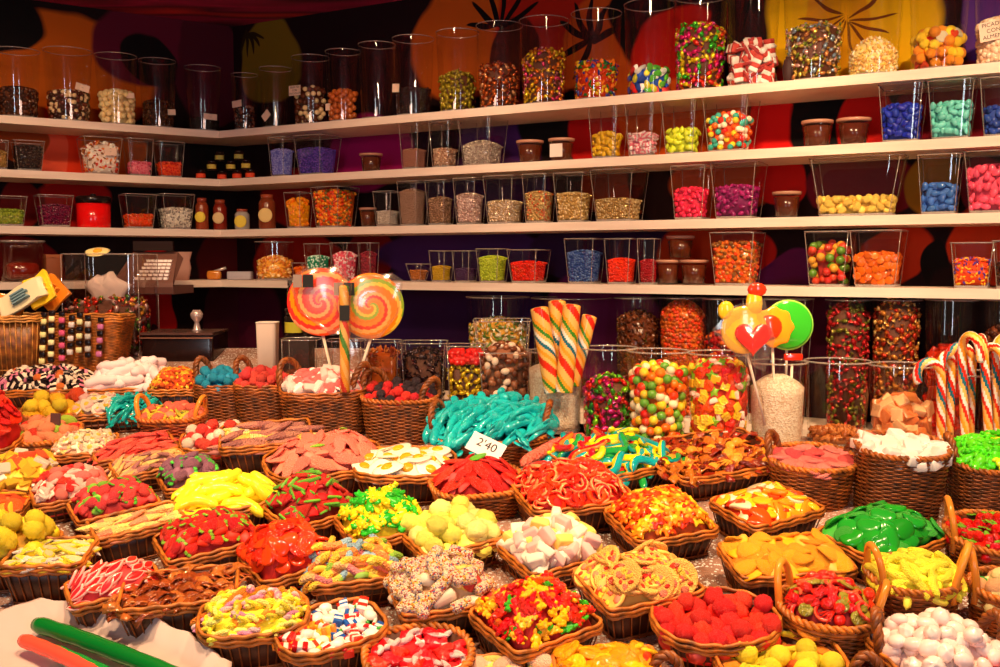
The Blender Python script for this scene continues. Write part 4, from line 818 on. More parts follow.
def sugar_mat():
    if not _sg:
        m, N, L, P = nt('coarse_sugar'); P.inputs['Roughness'].default_value = .35; tc = N.new('ShaderNodeTexCoord'); v = N.new('ShaderNodeTexVoronoi'); v.inputs['Scale'].default_value = 260; L.new(tc.outputs['Object'], v.inputs['Vector'])
        sp = N.new('ShaderNodeSeparateColor'); L.new(v.outputs['Color'], sp.inputs[0]); r = N.new('ShaderNodeValToRGB'); L.new(sp.outputs[0], r.inputs[0]); L.new(r.outputs[0], P.inputs['Base Color'])
        r.color_ramp.elements[0].color = (*lin((222, 184, 146)), 1); r.color_ramp.elements[1].color = (*lin((255, 240, 218)), 1)
        b = N.new('ShaderNodeBump'); b.inputs['Strength'].default_value = .8; b.inputs['Distance'].default_value = .003; L.new(v.outputs['Distance'], b.inputs['Height']); L.new(b.outputs[0], P.inputs['Normal']); _sg.append(m)
    return _sg[0]
def jstuff(M, w, d, h, n, taper, z0, z1, size, cols, fin, label, shape='ball', name='sweets', mound=.15, dens=1.0):
    """fine sweets nobody could count, filling the lower part of a jar: one object"""
    a, b = w / 2 - .004, d / 2 - .004; mats = [mat(c, fin) for c in cols]; mb = MB(); K = 28
    sc = lambda z: taper + (1 - taper) * z / h
    top = lambda q: z1 + mound * (z1 - z0) * (1 - q * q)
    rg = [[(x, y, z0) for x, y in loop(a * sc(z0) * .9, b * sc(z0) * .9, n, K)], [(x, y, z1 - size * .4) for x, y in loop(a * sc(z1) * .9, b * sc(z1) * .9, n, K)]]
    for q in (.6, .2): rg.append([(x, y, top(q) - size * .5) for x, y in loop(a * sc(z1) * q, b * sc(z1) * q, n, K)])
    mb.add(*loft(rg, True, True), mi=0)
    if shape == 'powder':
        mb = MB(); rg = [[(x, y, z0) for x, y in loop(a * sc(z0), b * sc(z0), n, K)]]
        for i in range(1, 9): z = z0 + (z1 - z0) * i / 8; rg.append([(x, y, z) for x, y in loop(a * sc(z), b * sc(z), n, K)])
        for q in (.8, .5, .2): rg.append([(x, y, top(q) + random.uniform(-.002, .002)) for x, y in loop(a * sc(z1) * q, b * sc(z1) * q, n, K)])
        return link(name, mb.add(*loft(rg, True, True)).mesh(name, [sugar_mat()]), M, None, label, 'sweets', None, 'stuff')
    r = size / 2; stp = size * .82 / dens; per = 2 * (w + d) * .86
    def one_(x, y, z):
        k = random.randrange(len(mats)); R = Matrix.Rotation(random.uniform(0, 6), 3, 'Z') @ Matrix.Rotation(random.uniform(-1.5, 1.5), 3, 'Y') @ Matrix.Rotation(random.uniform(-1.3, 1.3), 3, 'X')
        dim = {'ball': (r, r, r), 'grain': (r * 1.3, r * .6, r * .6), 'flat': (r * 1.2, r * .9, r * .35), 'shard': (r * 1.5, r * .6, r * .3)}[shape]
        V, F = sphere((x, y, z), dim, 6, 4, R=R); mb.add(V, F, k)
    z = z0 + r
    while z < z1:
        k = max(8, int(per * sc(z) / stp)); lp = loop(max(.002, a * sc(z) - r * .8), max(.002, b * sc(z) - r * .8), n, k); ph = random.random()
        for i in range(k):
            x, y = lp[i]
            if y > b * .35: continue
            one_(x + random.uniform(-.2, .2) * size, y + random.uniform(-.0, .15) * size, z + random.uniform(-.45, .45) * size)
        z += stp
    m = int(w * d / stp / stp * .9)
    for _ in range(min(m, 160)):
        t = random.uniform(0, 2 * PI); q = math.sqrt(random.random()); x, y = sup(a * sc(z1) * q * .93, b * sc(z1) * q * .93, n, t)
        one_(x, y, top(q) - r * .2)
    return link(name, mb.mesh(name, mats), M, None, label, 'sweets', None, 'stuff')
def jeach(M, w, d, h, n, taper, z0, z1, size, sp, items, where, group, mound=.15, maxn=48):
    a, b = w / 2 - .005, d / 2 - .005; sc = lambda z: taper + (1 - taper) * z / h
    th = THICK.get(items[0]['k'], .12) * size
    top = lambda q: z1 + mound * (z1 - z0) * (1 - q * q)
    mb = MB(); K = 28; mats = [mat((96, 50, 28) if items[0]['k'] == 'wrapped' else items[0]['c'][0], 'matte')]  # under wrapped sweets a dark brown core paints the shade in the gaps
    ins = lambda z, k: (max(.004, a * sc(z) - k), max(.004, b * sc(z) - k))
    rg = [[(x, y, z0) for x, y in loop(*ins(z0, th * 1.9), n, K)], [(x, y, z1 - th * 1.2) for x, y in loop(*ins(z1, th * 1.9), n, K)]]
    for q in (.6, .2): rg.append([(x, y, top(q) - th * 1.5) for x, y in loop(a * sc(z1) * q * .85, b * sc(z1) * q * .85, n, K)])
    mb.add(*loft(rg, True, True)); N_ = 96; LP = loop(1 * a, 1 * b, n, N_); tg = np.roll(LP, -1, 0) - np.roll(LP, 1, 0)
    perim = float(np.hypot(*tg.T).sum() / 2); Aside = perim * .6 * (z1 - z0); Atop = w * d * .8; pside = Aside / (Aside + Atop)
    for lay in (0, 1):
        acc = []
        for _ in range(900):
            if len(acc) >= (70 if lay == 0 else maxn): break
            if random.random() < pside:
                i = random.randrange(int(N_ * .46), N_ + int(N_ * .04)) % N_; z = random.uniform(z0 + size * .22, z1); x, y = LP[i] * sc(z); nn = Vector((tg[i][1], -tg[i][0], 0)).normalized()
                k_ = th * (.6 if lay else 1.4); x -= nn.x * k_; y -= nn.y * k_
            else:
                t = random.uniform(0, 2 * PI); q = math.sqrt(random.random()); x, y = sup(a * sc(z1) * q * .86, b * sc(z1) * q * .86, n, t); z = top(q) - th * (.2 if lay else 1); nn = Vector((x * 2, y * 2, .1))
            if any((x - p) ** 2 + (y - q_) ** 2 + (z - r_) ** 2 < sp * sp * (.9 if lay else 1.2) for p, q_, r_ in acc): continue
            acc.append((x, y, z)); it = pick(items); s = size * it.get('s', 1) * random.uniform(.9, 1.05)
            zz = nn.normalized(); xx = zz.orthogonal().normalized(); yy = zz.cross(xx)
            R = Matrix((xx, yy, zz)).transposed() @ Matrix.Rotation(random.uniform(0, 6.28), 3, 'Z') @ Matrix.Rotation(random.uniform(-.35, .35), 3, 'X')
            m = Matrix.Translation((x, y, z)) @ R.to_4x4() @ Matrix.Scale(s, 4); it = dict(it); it.setdefault('f', 'gloss')
            if lay == 0: joined(mb, mats, get(it), m)
            else: put(it['k'], it['c'], it['f'], it['n'], it['d'] + ' ' + where, it.get('cat', 'candy'), group, M @ m)
    link('candy_heap', mb.mesh('candy_heap', mats), M, None, 'deeper layers of the sweets ' + where, 'candy heap', None, 'stuff')
def J(x0, x1, yt, lvl, shape, label, content=None, fill=.4, side='R', off=.012, ar=1.0, taper=None, card_=None, name='glass_jar', gm=None):
    D, N = (DR, NR) if side == 'R' else (-DL, NL)
    n = 12 if shape == 'box' else 2; taper = taper or (.78 if shape == 'box' else .84)
    M, w, d, h = fit_jar(x0, x1, yt, SHT[lvl], D, N, CORN, off, ar, n, taper)
    return fill_jar(M, w, d, h, n, taper, label, content, fill, card_, name, gm)
def JT(x0, x1, yt, yb, shape, label, content=None, fill=.4, ar=1.0, taper=.84, card_=None, name='glass_jar', Y=None, gm=None, rot=0):
    """a jar standing on the counter; YB is the row of its foot"""
    c = on_table((x0 + x1) / 2, yb) if Y is None else None
    yy = c.y if Y is None else Y; n = 12 if shape == 'box' else 2
    D = np.array((math.cos(rot), math.sin(rot))); N = np.array((-D[1], D[0])); org = np.array(((x0 + x1 - 1000) / 2000 * yy, yy - .07)); zb = table_z(yy) + .004
    M, w, d, h = fit_jar(x0, x1, yt, zb, D, N, org, 0, ar, n, taper)
    return fill_jar(M, w, d, h, n, taper, label, content, fill, card_, name, gm)
def fill_jar(M, w, d, h, n, taper, label, content, fill, card_, name, gm):
    jar_body(M, w, d, h, n, taper, label, name, gm=gm)
    z0 = .009; z1 = h * fill
    for ct in (content if isinstance(content, list) else [content] if content else []):
        zz0, zz1 = (z0 + (z1 - z0) * ct.get('lo', 0), z0 + (z1 - z0) * ct.get('hi', 1))
        if 'items' in ct: jeach(M, w, d, h, n, taper, zz0, zz1, ct['size'], ct['sp'], ct['items'], ct['where'], ct['group'], ct.get('mound', .12), ct.get('maxn', 44))
        else: jstuff(M, w, d, h, n, taper, zz0, zz1, ct['size'], ct['cols'], ct.get('f', 'gloss'), ct['label'], ct.get('shape', 'ball'), mound=ct.get('mound', .12))
    if card_:
        lab, u, zf, cw, ch, rot, rows = card_; t = taper + (1 - taper) * zf
        yy = -d / 2 * t * ((1 - abs(u) ** 2) ** .5 if n == 2 else 1) - .003
        card(M @ Matrix.Translation((u * w / 2 * t, yy, h * zf)) @ Matrix.Rotation(PI / 2, 4, 'X') @ Matrix.Rotation(D2(rot), 4, 'Z'), cw, ch, lab, rows, 'jar_label', col=(235, 200, 175))
    return M, w, d, h
def S(size, cols, label, **k): return dict(size=size, cols=cols, label=label, **k)
def E(size, sp, items, where, group, **k): return dict(size=size, sp=sp, items=items, where=where, group=group, **k)
def scr(*rows): return [(t, .011, 0, .012 - .012 * i) for i, t in enumerate(rows)]
BRD = (60, 26, 12); CHOC = (80, 34, 14)
# topmost shelf, left wall
J(-8, 40, 50, 1, 'cyl', 'dim tall glass jar of dark chocolates at the left edge of the topmost shelf', S(.016, [BRD, (90, 40, 18), (50, 22, 14)], 'dark chocolates in the leftmost jar of the topmost shelf'), .42, 'L')
J(42, 92, 50, 1, 'cyl', 'tall glass jar of brown and white chocolate balls with a tilted paper label', S(.019, [BRD, (110, 40, 18), (235, 200, 150), (80, 30, 14)], 'brown and white chocolate balls beside the full jar of cream balls'), .4, 'L', card_=('tilted paper label on the jar left of the cream balls', .45, .47, .05, .026, -14, scr('---', '--')))
J(94, 137, 55, 1, 'cyl', 'tall glass jar half full of cream-coloured balls', E(.024, .021, [I('ball', (240, 210, 150), 'cream_ball', 'cream-coloured chocolate ball', f='gloss')], 'in the tall jar on the left end of the topmost shelf', 'cream balls', maxn=70), .46, 'L', card_=('small pale label on the jar of cream balls', .5, .42, .03, .02, 5, []))
J(138, 176, 60, 1, 'cyl', 'tall glass jar of brown crumbs with a white label near the corner', S(.012, [BRD, (96, 46, 20)], 'brown chocolate pieces in the jar left of the corner', shape='flat'), .38, 'L', card_=('white label on the jar of brown pieces left of the corner', .6, .24, .03, .022, 4, scr('--')))
J(184, 221, 67, 1, 'cyl', 'dark nearly empty glass jar with a white label next to the corner', S(.012, [(34, 14, 10)], 'dark sweets at the foot of the jar next to the corner'), .2, 'L', card_=('white handwritten label on the dark jar next to the corner', .1, .22, .055, .024, -2, scr('-----', '----')))
# topmost shelf, right wall
J(231, 258, 74, 1, 'cyl', 'narrow dark glass jar of dark sweets standing in the corner', S(.015, [(60, 24, 16), (120, 60, 40), (30, 14, 10)], 'dark speckled sweets in the corner jar'), .4, card_=('white label on the narrow corner jar', .1, .46, .05, .026, 4, scr('---')))
J(259, 292, 68, 1, 'cyl', 'empty dark glass jar with a tilted white label', None, card_=('white label tilted on its corner on an empty jar', .0, .2, .04, .03, 40, scr('--')))
J(291, 330, 57, 1, 'cyl', 'glass jar of dark and white chocolate balls with a large label', E(.021, .019, [I('ball', (90, 38, 18), 'chocolate_ball', 'dark brown chocolate ball', 2, f='gloss'), I('ball', (240, 205, 150), 'chocolate_ball', 'white chocolate ball', 1, f='gloss')], 'in the jar right of the corner', 'dark and white chocolate balls', maxn=56), .52, card_=('large pale label on the jar of dark and white balls', -.35, .5, .058, .038, 0, scr('SELECTO', 'CON', 'CHOCOLATE')))
J(325, 361, 51, 1, 'cyl', 'glass jar of coppery brown chocolate balls', E(.023, .021, [I('ball', (190, 92, 38), 'copper_ball', 'coppery brown chocolate ball', f='gloss')], 'in the jar beside the dark and white balls', 'coppery chocolate balls', maxn=44), .42, card_=('small square label on the jar of coppery balls', -.6, .22, .022, .026, 0, []))
J(358, 396, 44, 1, 'cyl', 'empty dark glass jar between the coppery balls and a labelled jar')
J(392, 434, 38, 1, 'cyl', 'glass jar of dark sweets with a small white label', S(.014, [(44, 16, 12), (30, 12, 14)], 'very dark sweets in the jar left of the gold wrapped ones'), .34, card_=('small white label on the jar of very dark sweets', -.5, .36, .03, .03, -4, scr('--')))
def wr(c, c2, d, w_=1): return I('wrapped', (c, c2), re.sub('[^a-z]+', '_', d.split()[-2 if 'wrapped' not in d.split()[-2] else (-3 if len(d.split()) > 2 else -2)] + '_' + d.split()[-2] + '_sweet').replace('wrapped_wrapped', 'wrapped'), d, w_, f='foil')
J(436, 479, 32, 1, 'cyl', 'tall glass jar of olive-gold foil-wrapped sweets', E(.045, .02, [wr((170, 150, 30), (200, 180, 60), 'olive-gold foil-wrapped sweet')], 'in the tall jar on the topmost shelf', 'olive-gold wrapped sweets'), .46)
J(476, 523, 25, 1, 'cyl', 'tall glass jar of copper foil-wrapped sweets', E(.04, .02, [wr((200, 100, 40), (170, 70, 26), 'copper foil-wrapped sweet'), wr((235, 170, 120), (150, 50, 30), 'pale copper foil-wrapped sweet', .6)], 'in the tall jar on the topmost shelf', 'copper wrapped sweets'), .5)
J(519, 569, 20, 1, 'cyl', 'tall glass jar of yellow, orange and pink wrapped sweets', E(.04, .021, [wr((240, 200, 40), (240, 190, 40), 'yellow-wrapped sweet'), wr((235, 120, 30), (240, 150, 50), 'orange-wrapped sweet'), wr((215, 60, 110), (235, 150, 150), 'pink-wrapped sweet', .6)], 'in the jar right of the copper ones', 'yellow orange and pink wrapped sweets'), .6)
J(571, 622, 13, 1, 'cyl', 'tall glass jar of small mixed jelly beans', S(.018, [(200, 40, 20), (40, 110, 40), (240, 190, 40), (240, 110, 30), (40, 60, 140)], 'small mixed jelly beans in the tall jar beside the large beans', shape='flat'), .42)
J(624, 676, 4, 1, 'cyl', 'tall glass jar with a low layer of large bright jelly beans', E(.03, .022, [I('almond', c, 'jelly_bean', 'large glossy %s jelly bean' % nn) for c, nn in (((30, 80, 190), 'blue'), ((225, 30, 30), 'red'), ((250, 235, 60), 'yellow'), ((250, 245, 240), 'white'), ((90, 190, 50), 'green'))], 'in the tall jar on the topmost shelf', 'large bright jelly beans', maxn=36), .3)
J(673, 730, -5, 1, 'cyl', 'tall glass jar crammed with yellow, magenta and green wrapped sweets', E(.046, .022, [wr((250, 220, 30), (250, 230, 60), 'shiny yellow wrapped sweet'), wr((225, 30, 120), (240, 80, 150), 'shiny magenta wrapped sweet'), wr((60, 190, 50), (110, 220, 60), 'shiny green wrapped sweet', .7), wr((235, 50, 30), (245, 120, 40), 'shiny red wrapped sweet', .6)], 'in the jar crammed with bright wrappers', 'bright wrapped sweets', maxn=60), .64)
J(726, 781, -12, 1, 'cyl', 'tall glass jar of white and red striped paper packets', E(.06, .026, [I('brick', ((240, 225, 215), (190, 60, 50)), 'paper_packet', 'white and red paper packet', f='matte'), I('stick', ((235, 215, 205), (160, 40, 40)), 'paper_packet', 'white paper-wrapped stick', f='matte')], 'in the tall jar on the topmost shelf', 'white and red paper packets', maxn=34), .42)
single('dark_cone', MB().add(*sphere((0, 0, .04), (.02, .02, .045), 10, 7)), mat((50, 14, 12), 'matte'), 'small dark pointed object between two tall jars on the topmost shelf', 'ornament', Matrix.Translation((*(on_wall('R', 785, .06)[0][:2]), SHT[1])))
J(783, 848, -20, 1, 'cyl', 'tall glass jar of pastel paper-wrapped sweets', E(.036, .022, [wr((150, 170, 190), (220, 190, 150), 'pale blue paper-wrapped sweet'), wr((230, 150, 90), (200, 150, 70), 'pale orange paper-wrapped sweet'), wr((220, 190, 80), (150, 170, 70), 'dull yellow paper-wrapped sweet'), wr((225, 170, 160), (220, 200, 180), 'pale pink paper-wrapped sweet')], 'in the jar of pastel papers', 'pastel wrapped sweets', maxn=64), .52)
J(846, 906, -30, 1, 'cyl', 'tall glass jar with a mound of tiny cream and yellow sweets', S(.0105, [(250, 225, 150), (240, 200, 90), (250, 240, 210), (230, 170, 90)], 'mound of tiny cream and yellow sweets', shape='grain', mound=.7, f='matte'), .24)
J(909, 973, -38, 1, 'cyl', 'tall glass jar of orange and yellow jelly hearts', E(.032, .023, [I('ball', (250, 150, 25), 'orange_jelly', 'round orange jelly'), I('ball', (250, 205, 40), 'orange_jelly', 'round yellow jelly', .7), I('heart', (235, 60, 20), 'orange_jelly', 'red-orange jelly heart', .8), I('disc', (250, 235, 200), 'orange_jelly', 'pale cream jelly disc', .5)], 'in the tall jar on the topmost shelf', 'orange and yellow jellies', maxn=50), .35)
J(974, 1040, -44, 1, 'cyl', 'tall glass jar of pale nuts with a handwritten label at the right edge', S(.018, [(245, 215, 190), (235, 190, 160)], 'pale sugared nuts behind the handwritten label'), .4, card_=('handwritten label reading PICADI CON ALMEN at the right edge', -.35, .3, .062, .052, 8, [('PICADI', .015, 0, .016), ('CON', .015, .004, 0), ('ALMEN', .015, 0, -.016)]))
# second shelf
J(-14, 9, 140, 2, 'box', 'narrow glass container of yellowish bits at the left edge of the second shelf', S(.009, [(150, 110, 50)], 'yellowish bits at the left end of the second shelf'), .6, 'L')
J(10, 45, 141, 2, 'box', 'dark glass container left of the red wall petal on the second shelf', S(.01, [(46, 26, 20), (60, 36, 24)], 'dark fine sweets in the left container of the second shelf'), .8, 'L')
J(76, 123, 138, 2, 'box', 'glass container heaped with red, brown and white pebbles', S(.016, [(235, 215, 200), (200, 50, 20), (140, 90, 50), (220, 130, 60), (240, 235, 225)], 'red, brown and white pebble sweets heaped on the second shelf', shape='flat', mound=.3), .72, 'L', card_=('pale label on the container of mixed pebbles', .35, .62, .045, .03, 0, scr('--', '--')))
J(122, 154, 139, 2, 'box', 'glass container of pink twisted sweets on the second shelf', S(.013, [(235, 120, 140), (225, 80, 110)], 'pink twisted sweets on the second shelf', shape='grain'), .36, 'L')
J(152, 185, 142, 2, 'box', 'glass container of orange-red sweets on the second shelf', S(.012, [(240, 80, 25), (225, 50, 18)], 'orange-red curls on the second shelf', shape='grain'), .4, 'L')
J(268, 296, 137, 2, 'box', 'glass container of lavender-blue sugar beads', S(.006, [(120, 125, 200), (90, 90, 180), (150, 150, 210)], 'lavender-blue sugar beads'), .66, 'R')
J(294, 341, 136, 2, 'box', 'glass container of violet and dark blue sugar beads', S(.006, [(70, 50, 150), (100, 60, 170), (50, 40, 110)], 'violet and dark blue sugar beads'), .66, 'R')
J(399, 430, 123, 2, 'box', 'glass container of dull pink powder', S(.0045, [(170, 110, 90)], 'dull pink powder'), .42, 'R')
J(429, 461, 122, 2, 'box', 'glass container of rosy silver beads', S(.009, [(225, 190, 160), (190, 140, 110)], 'rosy silver beads', f='foil'), .4, 'R')
J(458, 508, 118, 2, 'box', 'wider glass container heaped with silver beads', S(.0085, [(220, 205, 190), (180, 160, 150)], 'silver beads heaped in a wide container', f='foil', mound=.35), .42, 'R')
def al(c, d, nm='sugared_almond', k='almond', f='gloss', w_=1): return I(k, c, nm, d, w_, f=f)
J(588, 629, 105, 2, 'box', 'square glass container of mustard-yellow sugared almonds', E(.023, .0155, [al((215, 165, 25), 'mustard-yellow sugared almond')], 'in the square jar on the second shelf', 'mustard-yellow almonds', maxn=40), .46)
J(625, 664, 104, 2, 'box', 'square glass container of pink and white striped sweets', E(.023, .0165, [I('brick', ((240, 130, 150), (250, 225, 225)), 'striped_sweet', 'pink and white striped sweet')], 'beside the mustard-yellow almonds', 'pink and white striped sweets', maxn=36), .42)
J(661, 707, 101, 2, 'box', 'square glass container of lime-yellow sugared almonds', E(.025, .0175, [al((205, 215, 45), 'lime-yellow sugared almond')], 'in the square jar on the second shelf', 'lime-yellow almonds', maxn=36), .46)
J(702, 761, 97, 2, 'box', 'square glass container of multicoloured balls', E(.02, .0165, [al(c, '%s candy ball' % d, 'candy_ball', 'ball') for c, d in (((240, 90, 30), 'orange'), ((60, 170, 150), 'turquoise'), ((240, 205, 50), 'yellow'), ((220, 40, 30), 'red'), ((250, 230, 200), 'cream'))], 'in the square jar of mixed colours', 'multicoloured candy balls', maxn=56, mound=.25), .6)
J(878, 929, 85, 2, 'box', 'square glass container of dark blue sugared almonds', E(.026, .0185, [al((25, 50, 165), 'dark blue sugared almond')], 'in the second shelf jar left of the aqua ones', 'dark blue almonds', maxn=50), .62)
J(927, 979, 82, 2, 'box', 'square glass container of aqua sugared almonds', E(.026, .0185, [al((110, 210, 200), 'pale aqua sugared almond')], 'in the second shelf jar', 'aqua almonds', maxn=50), .6)
J(979, 1034, 79, 2, 'box', 'square glass container of deep blue almonds cut by the right edge', E(.026, .019, [al((40, 70, 160), 'deep blue sugared almond')], 'in the jar cut by the right edge on the second shelf', 'deep blue almonds at the edge', maxn=30), .5)
# third shelf
J(-16, 28, 196, 3, 'box', 'glass container of olive-green sweets at the left end of the third shelf', S(.012, [(150, 165, 50), (120, 140, 40)], 'olive-green sweets at the left end of the third shelf', shape='flat'), .52, 'L')
J(33, 74, 195, 3, 'box', 'glass container of maroon-violet sweets on the third shelf', S(.009, [(120, 16, 60), (90, 14, 50)], 'maroon-violet sweets on the third shelf'), .66, 'L')
J(118, 157, 194, 3, 'box', 'glass container with a low layer of orange-red sweets', S(.014, [(240, 70, 25), (230, 100, 40)], 'low layer of orange-red sweets on the third shelf', shape='flat'), .38, 'L')
J(154, 195, 194, 3, 'box', 'glass container of white and grey twisted sweets', S(.012, [(225, 215, 200), (150, 140, 130)], 'white and grey twisted sweets on the third shelf', shape='grain'), .56, 'L')
J(284, 313, 192, 3, 'box', 'glass container bulging with golden-orange jellies', S(.02, [(250, 160, 20), (245, 130, 20)], 'golden-orange jellies on the third shelf', f='jelly', mound=.25), .7)
J(311, 359, 187, 3, 'box', 'glass container full of orange and red jelly pieces', S(.014, [(240, 110, 25), (220, 60, 20), (250, 160, 40), (120, 100, 40)], 'orange and red jelly pieces on the third shelf', f='jelly'), .86)
J(373, 403, 191, 3, 'box', 'small glass container of pale beads left of the taller row', S(.007, [(215, 200, 185)], 'pale silver beads in the small container', f='foil'), .42)
for (x0, x1, yt, sz, cl, fl, lb) in ((397, 429, 181, .0055, [(190, 150, 125)], .76, 'fine rose-brown beads'), (425, 456, 180, .0075, [(190, 150, 120), (160, 120, 90)], .58, 'bronze-coloured beads'),
        (453, 487, 178, .0095, [(235, 205, 195), (200, 160, 150)], .62, 'large pearly pink beads'), (483, 528, 176, .009, [(215, 180, 140), (235, 215, 190)], .46, 'mixed cream and gold beads'),
        (522, 557, 174, .009, [(225, 190, 120), (220, 110, 60), (200, 170, 110)], .6, 'gold and orange beads'), (553, 596, 173, .0105, [(205, 165, 95), (235, 205, 150)], .56, 'large gold beads')):
    J(x0, x1, yt, 3, 'box', 'tapered square glass container of ' + lb, S(sz, cl, lb + ' on the third shelf', f='foil', mound=.12), fl)
J(590, 649, 170, 3, 'box', 'widest tapered glass container in the row of beads', S(.009, [(200, 160, 95), (225, 195, 140)], 'pale gold beads in the widest container', f='foil'), .42)
J(670, 716, 166, 3, 'box', 'square glass container of shiny cherry-pink sweets', E(.021, .015, [al((225, 40, 80), 'shiny cherry-pink sugared almond')], 'in the square jar on the third shelf', 'cherry-pink almonds', maxn=48), .56)
J(710, 768, 163, 3, 'box', 'square glass container of shiny purple sweets', E(.02, .015, [al((130, 20, 90), 'shiny purple sugared almond'), al((165, 30, 110), 'shiny magenta-purple sugared almond')], 'in the square jar on the third shelf', 'purple almonds', maxn=54), .56)
J(809, 908, 157, 3, 'box', 'broad flat glass container with a low layer of yellow peanuts', E(.03, .0205, [I('pebble', (245, 205, 90), 'yellow_peanut', 'yellow sugared peanut', f='sugar')], 'in the broad flat glass container', 'yellow sugared peanuts', maxn=44), .3, ar=.45)
J(917, 965, 155, 3, 'box', 'square glass container with a low layer of blue almonds', E(.027, .0195, [al((60, 110, 190), 'sky-blue sugared almond')], 'low in the square jar on the third shelf', 'sky-blue almonds', maxn=30), .48)
J(963, 1030, 152, 3, 'box', 'square glass container full of pink almonds at the right edge', E(.029, .0205, [al((230, 80, 115), 'rose-pink sugared almond')], 'in the full jar at the right edge of the third shelf', 'rose-pink almonds', maxn=60), .72)
# fourth shelf
J(255, 294, 241, 4, 'cyl', 'round glass jar of golden nuts on the fourth shelf', S(.016, [(235, 165, 60), (215, 120, 40), (250, 210, 140)], 'golden nuts on the fourth shelf', shape='flat', mound=.3), .5, taper=.95)
J(292, 312, 262, 4, 'box', 'small glass dish of orange jellies on the fourth shelf', S(.014, [(240, 110, 25)], 'orange jellies in a small dish', f='jelly'), .7)
J(304, 332, 243, 4, 'box', 'glass container of green and white speckled sweets', S(.0095, [(30, 140, 100), (215, 235, 220)], 'green and white speckled sweets on the fourth shelf'), .62)
J(330, 360, 242, 4, 'box', 'glass container heaped with pink and white sweets', S(.0095, [(230, 90, 110), (250, 215, 215)], 'pink and white speckled sweets on the fourth shelf', mound=.2), .66)
J(358, 379, 242, 4, 'box', 'glass container of dark rose sweets on the fourth shelf', S(.009, [(150, 40, 60), (120, 30, 50)], 'dark rose sweets on the fourth shelf'), .7)
J(406, 431, 263, 4, 'box', 'shallow flared glass dish of amber crumbs', S(.008, [(190, 110, 40)], 'amber crumbs in the shallow dish'), .6, taper=.6)
J(429, 454, 250, 4, 'box', 'small glass container of mustard crumbs', S(.006, [(205, 165, 30)], 'mustard-coloured crumbs on the fourth shelf'), .48)
J(452, 479, 250, 4, 'box', 'small glass container of dark purple crumbs', S(.006, [(60, 26, 70)], 'dark purple crumbs on the fourth shelf'), .42)
J(476, 510, 248, 4, 'box', 'glass container of lime-green beads on the fourth shelf', S(.0075, [(190, 200, 50), (160, 175, 40)], 'lime-green beads on the fourth shelf'), .72)
J(507, 551, 249, 4, 'box', 'glass container of bright red sugar pieces beside the green beads', S(.008, [(230, 25, 20), (200, 18, 16)], 'bright red sugar pieces beside the green beads', f='gloss'), .6)
J(564, 606, 238, 4, 'box', 'glass container of steel-blue sugar pieces', S(.008, [(50, 80, 150), (90, 120, 180)], 'steel-blue sugar pieces on the fourth shelf'), .68)
J(604, 640, 238, 4, 'box', 'glass container of scarlet sugar pieces beside the blue ones', S(.008, [(240, 40, 25), (220, 30, 20)], 'scarlet sugar pieces beside the blue ones'), .52)
J(637, 661, 238, 4, 'box', 'narrow glass container of dark red pieces', S(.008, [(170, 16, 24)], 'dark red pieces in the narrow container'), .5)
J(709, 766, 232, 4, 'box', 'glass container nearly full of orange-brown pieces', S(.015, [(215, 90, 30), (180, 110, 40), (230, 50, 25), (120, 70, 30)], 'orange-brown jelly pieces on the fourth shelf', f='jelly', mound=.08), .78)
J(804, 857, 231, 4, 'box', 'square glass container of red, green and gold foil balls', E(.026, .025, [al(c, '%s foil ball' % d, 'foil_ball', 'ball', 'gloss') for c, d in (((200, 50, 40), 'red'), ((90, 130, 40), 'green'), ((215, 150, 50), 'gold'))], 'in the square jar on the fourth shelf', 'foil balls', maxn=34, mound=.1), .74)
J(849, 909, 230, 4, 'box', 'square glass container of orange lozenges', E(.024, .0175, [I('disc', (225, 100, 28), 'orange_lozenge', 'flat orange lozenge', f='gloss')], 'in the square jar on the fourth shelf', 'orange lozenges', maxn=56), .56)
J(950, 997, 242, 4, 'box', 'low glass container of small multicoloured sweets', S(.012, [(220, 50, 25), (240, 170, 40), (90, 60, 150), (230, 110, 30)], 'small multicoloured sweets on the fourth shelf', shape='flat'), .6)
J(992, 1040, 240, 4, 'box', 'dark glass container at the right end of the fourth shelf', S(.012, [(60, 24, 18)], 'dark sweets at the right end of the fourth shelf'), .5)
# lowest shelf
J(466, 530, 296, 5, 'cyl', 'tall glass vase with fruit-coloured pieces behind the pebble jar', S(.016, [(220, 160, 60), (240, 220, 190), (110, 140, 50)], 'fruit-coloured pieces behind the chocolate pebbles', shape='flat'), .72)
J(531, 612, 297, 5, 'cyl', 'broad empty glass vase behind the striped candy sticks', None)
J(614, 662, 297, 5, 'cyl', 'tall glass vase of dark brown nuts', S(.018, [(90, 40, 20), (120, 60, 30), (60, 26, 14)], 'dark brown nuts on the lowest shelf', shape='flat'), .8)
J(659, 706, 297, 5, 'cyl', 'tall glass vase of amber and orange pieces', S(.014, [(215, 100, 30), (170, 70, 24), (230, 60, 25)], 'amber and orange pieces on the lowest shelf', f='jelly'), .88)
J(702, 742, 298, 5, 'cyl', 'tall glass vase of dark red pieces behind the lollipops', S(.016, [(150, 24, 18), (70, 20, 14), (200, 90, 30)], 'dark red pieces behind the lollipops', f='jelly'), .66)
J(742, 815, 298, 5, 'box', 'large empty square glass vase behind the lollipops', None, ar=.6)
J(825, 873, 299, 5, 'cyl', 'tall glass vase of red and olive foil-wrapped sweets', E(.042, .0235, [wr((190, 24, 30), (225, 60, 60), 'dark red foil-wrapped sweet', 2), wr((120, 120, 36), (160, 150, 60), 'olive foil-wrapped sweet')], 'in the vase behind the empty jar', 'red and olive wrapped sweets', maxn=66), .9)
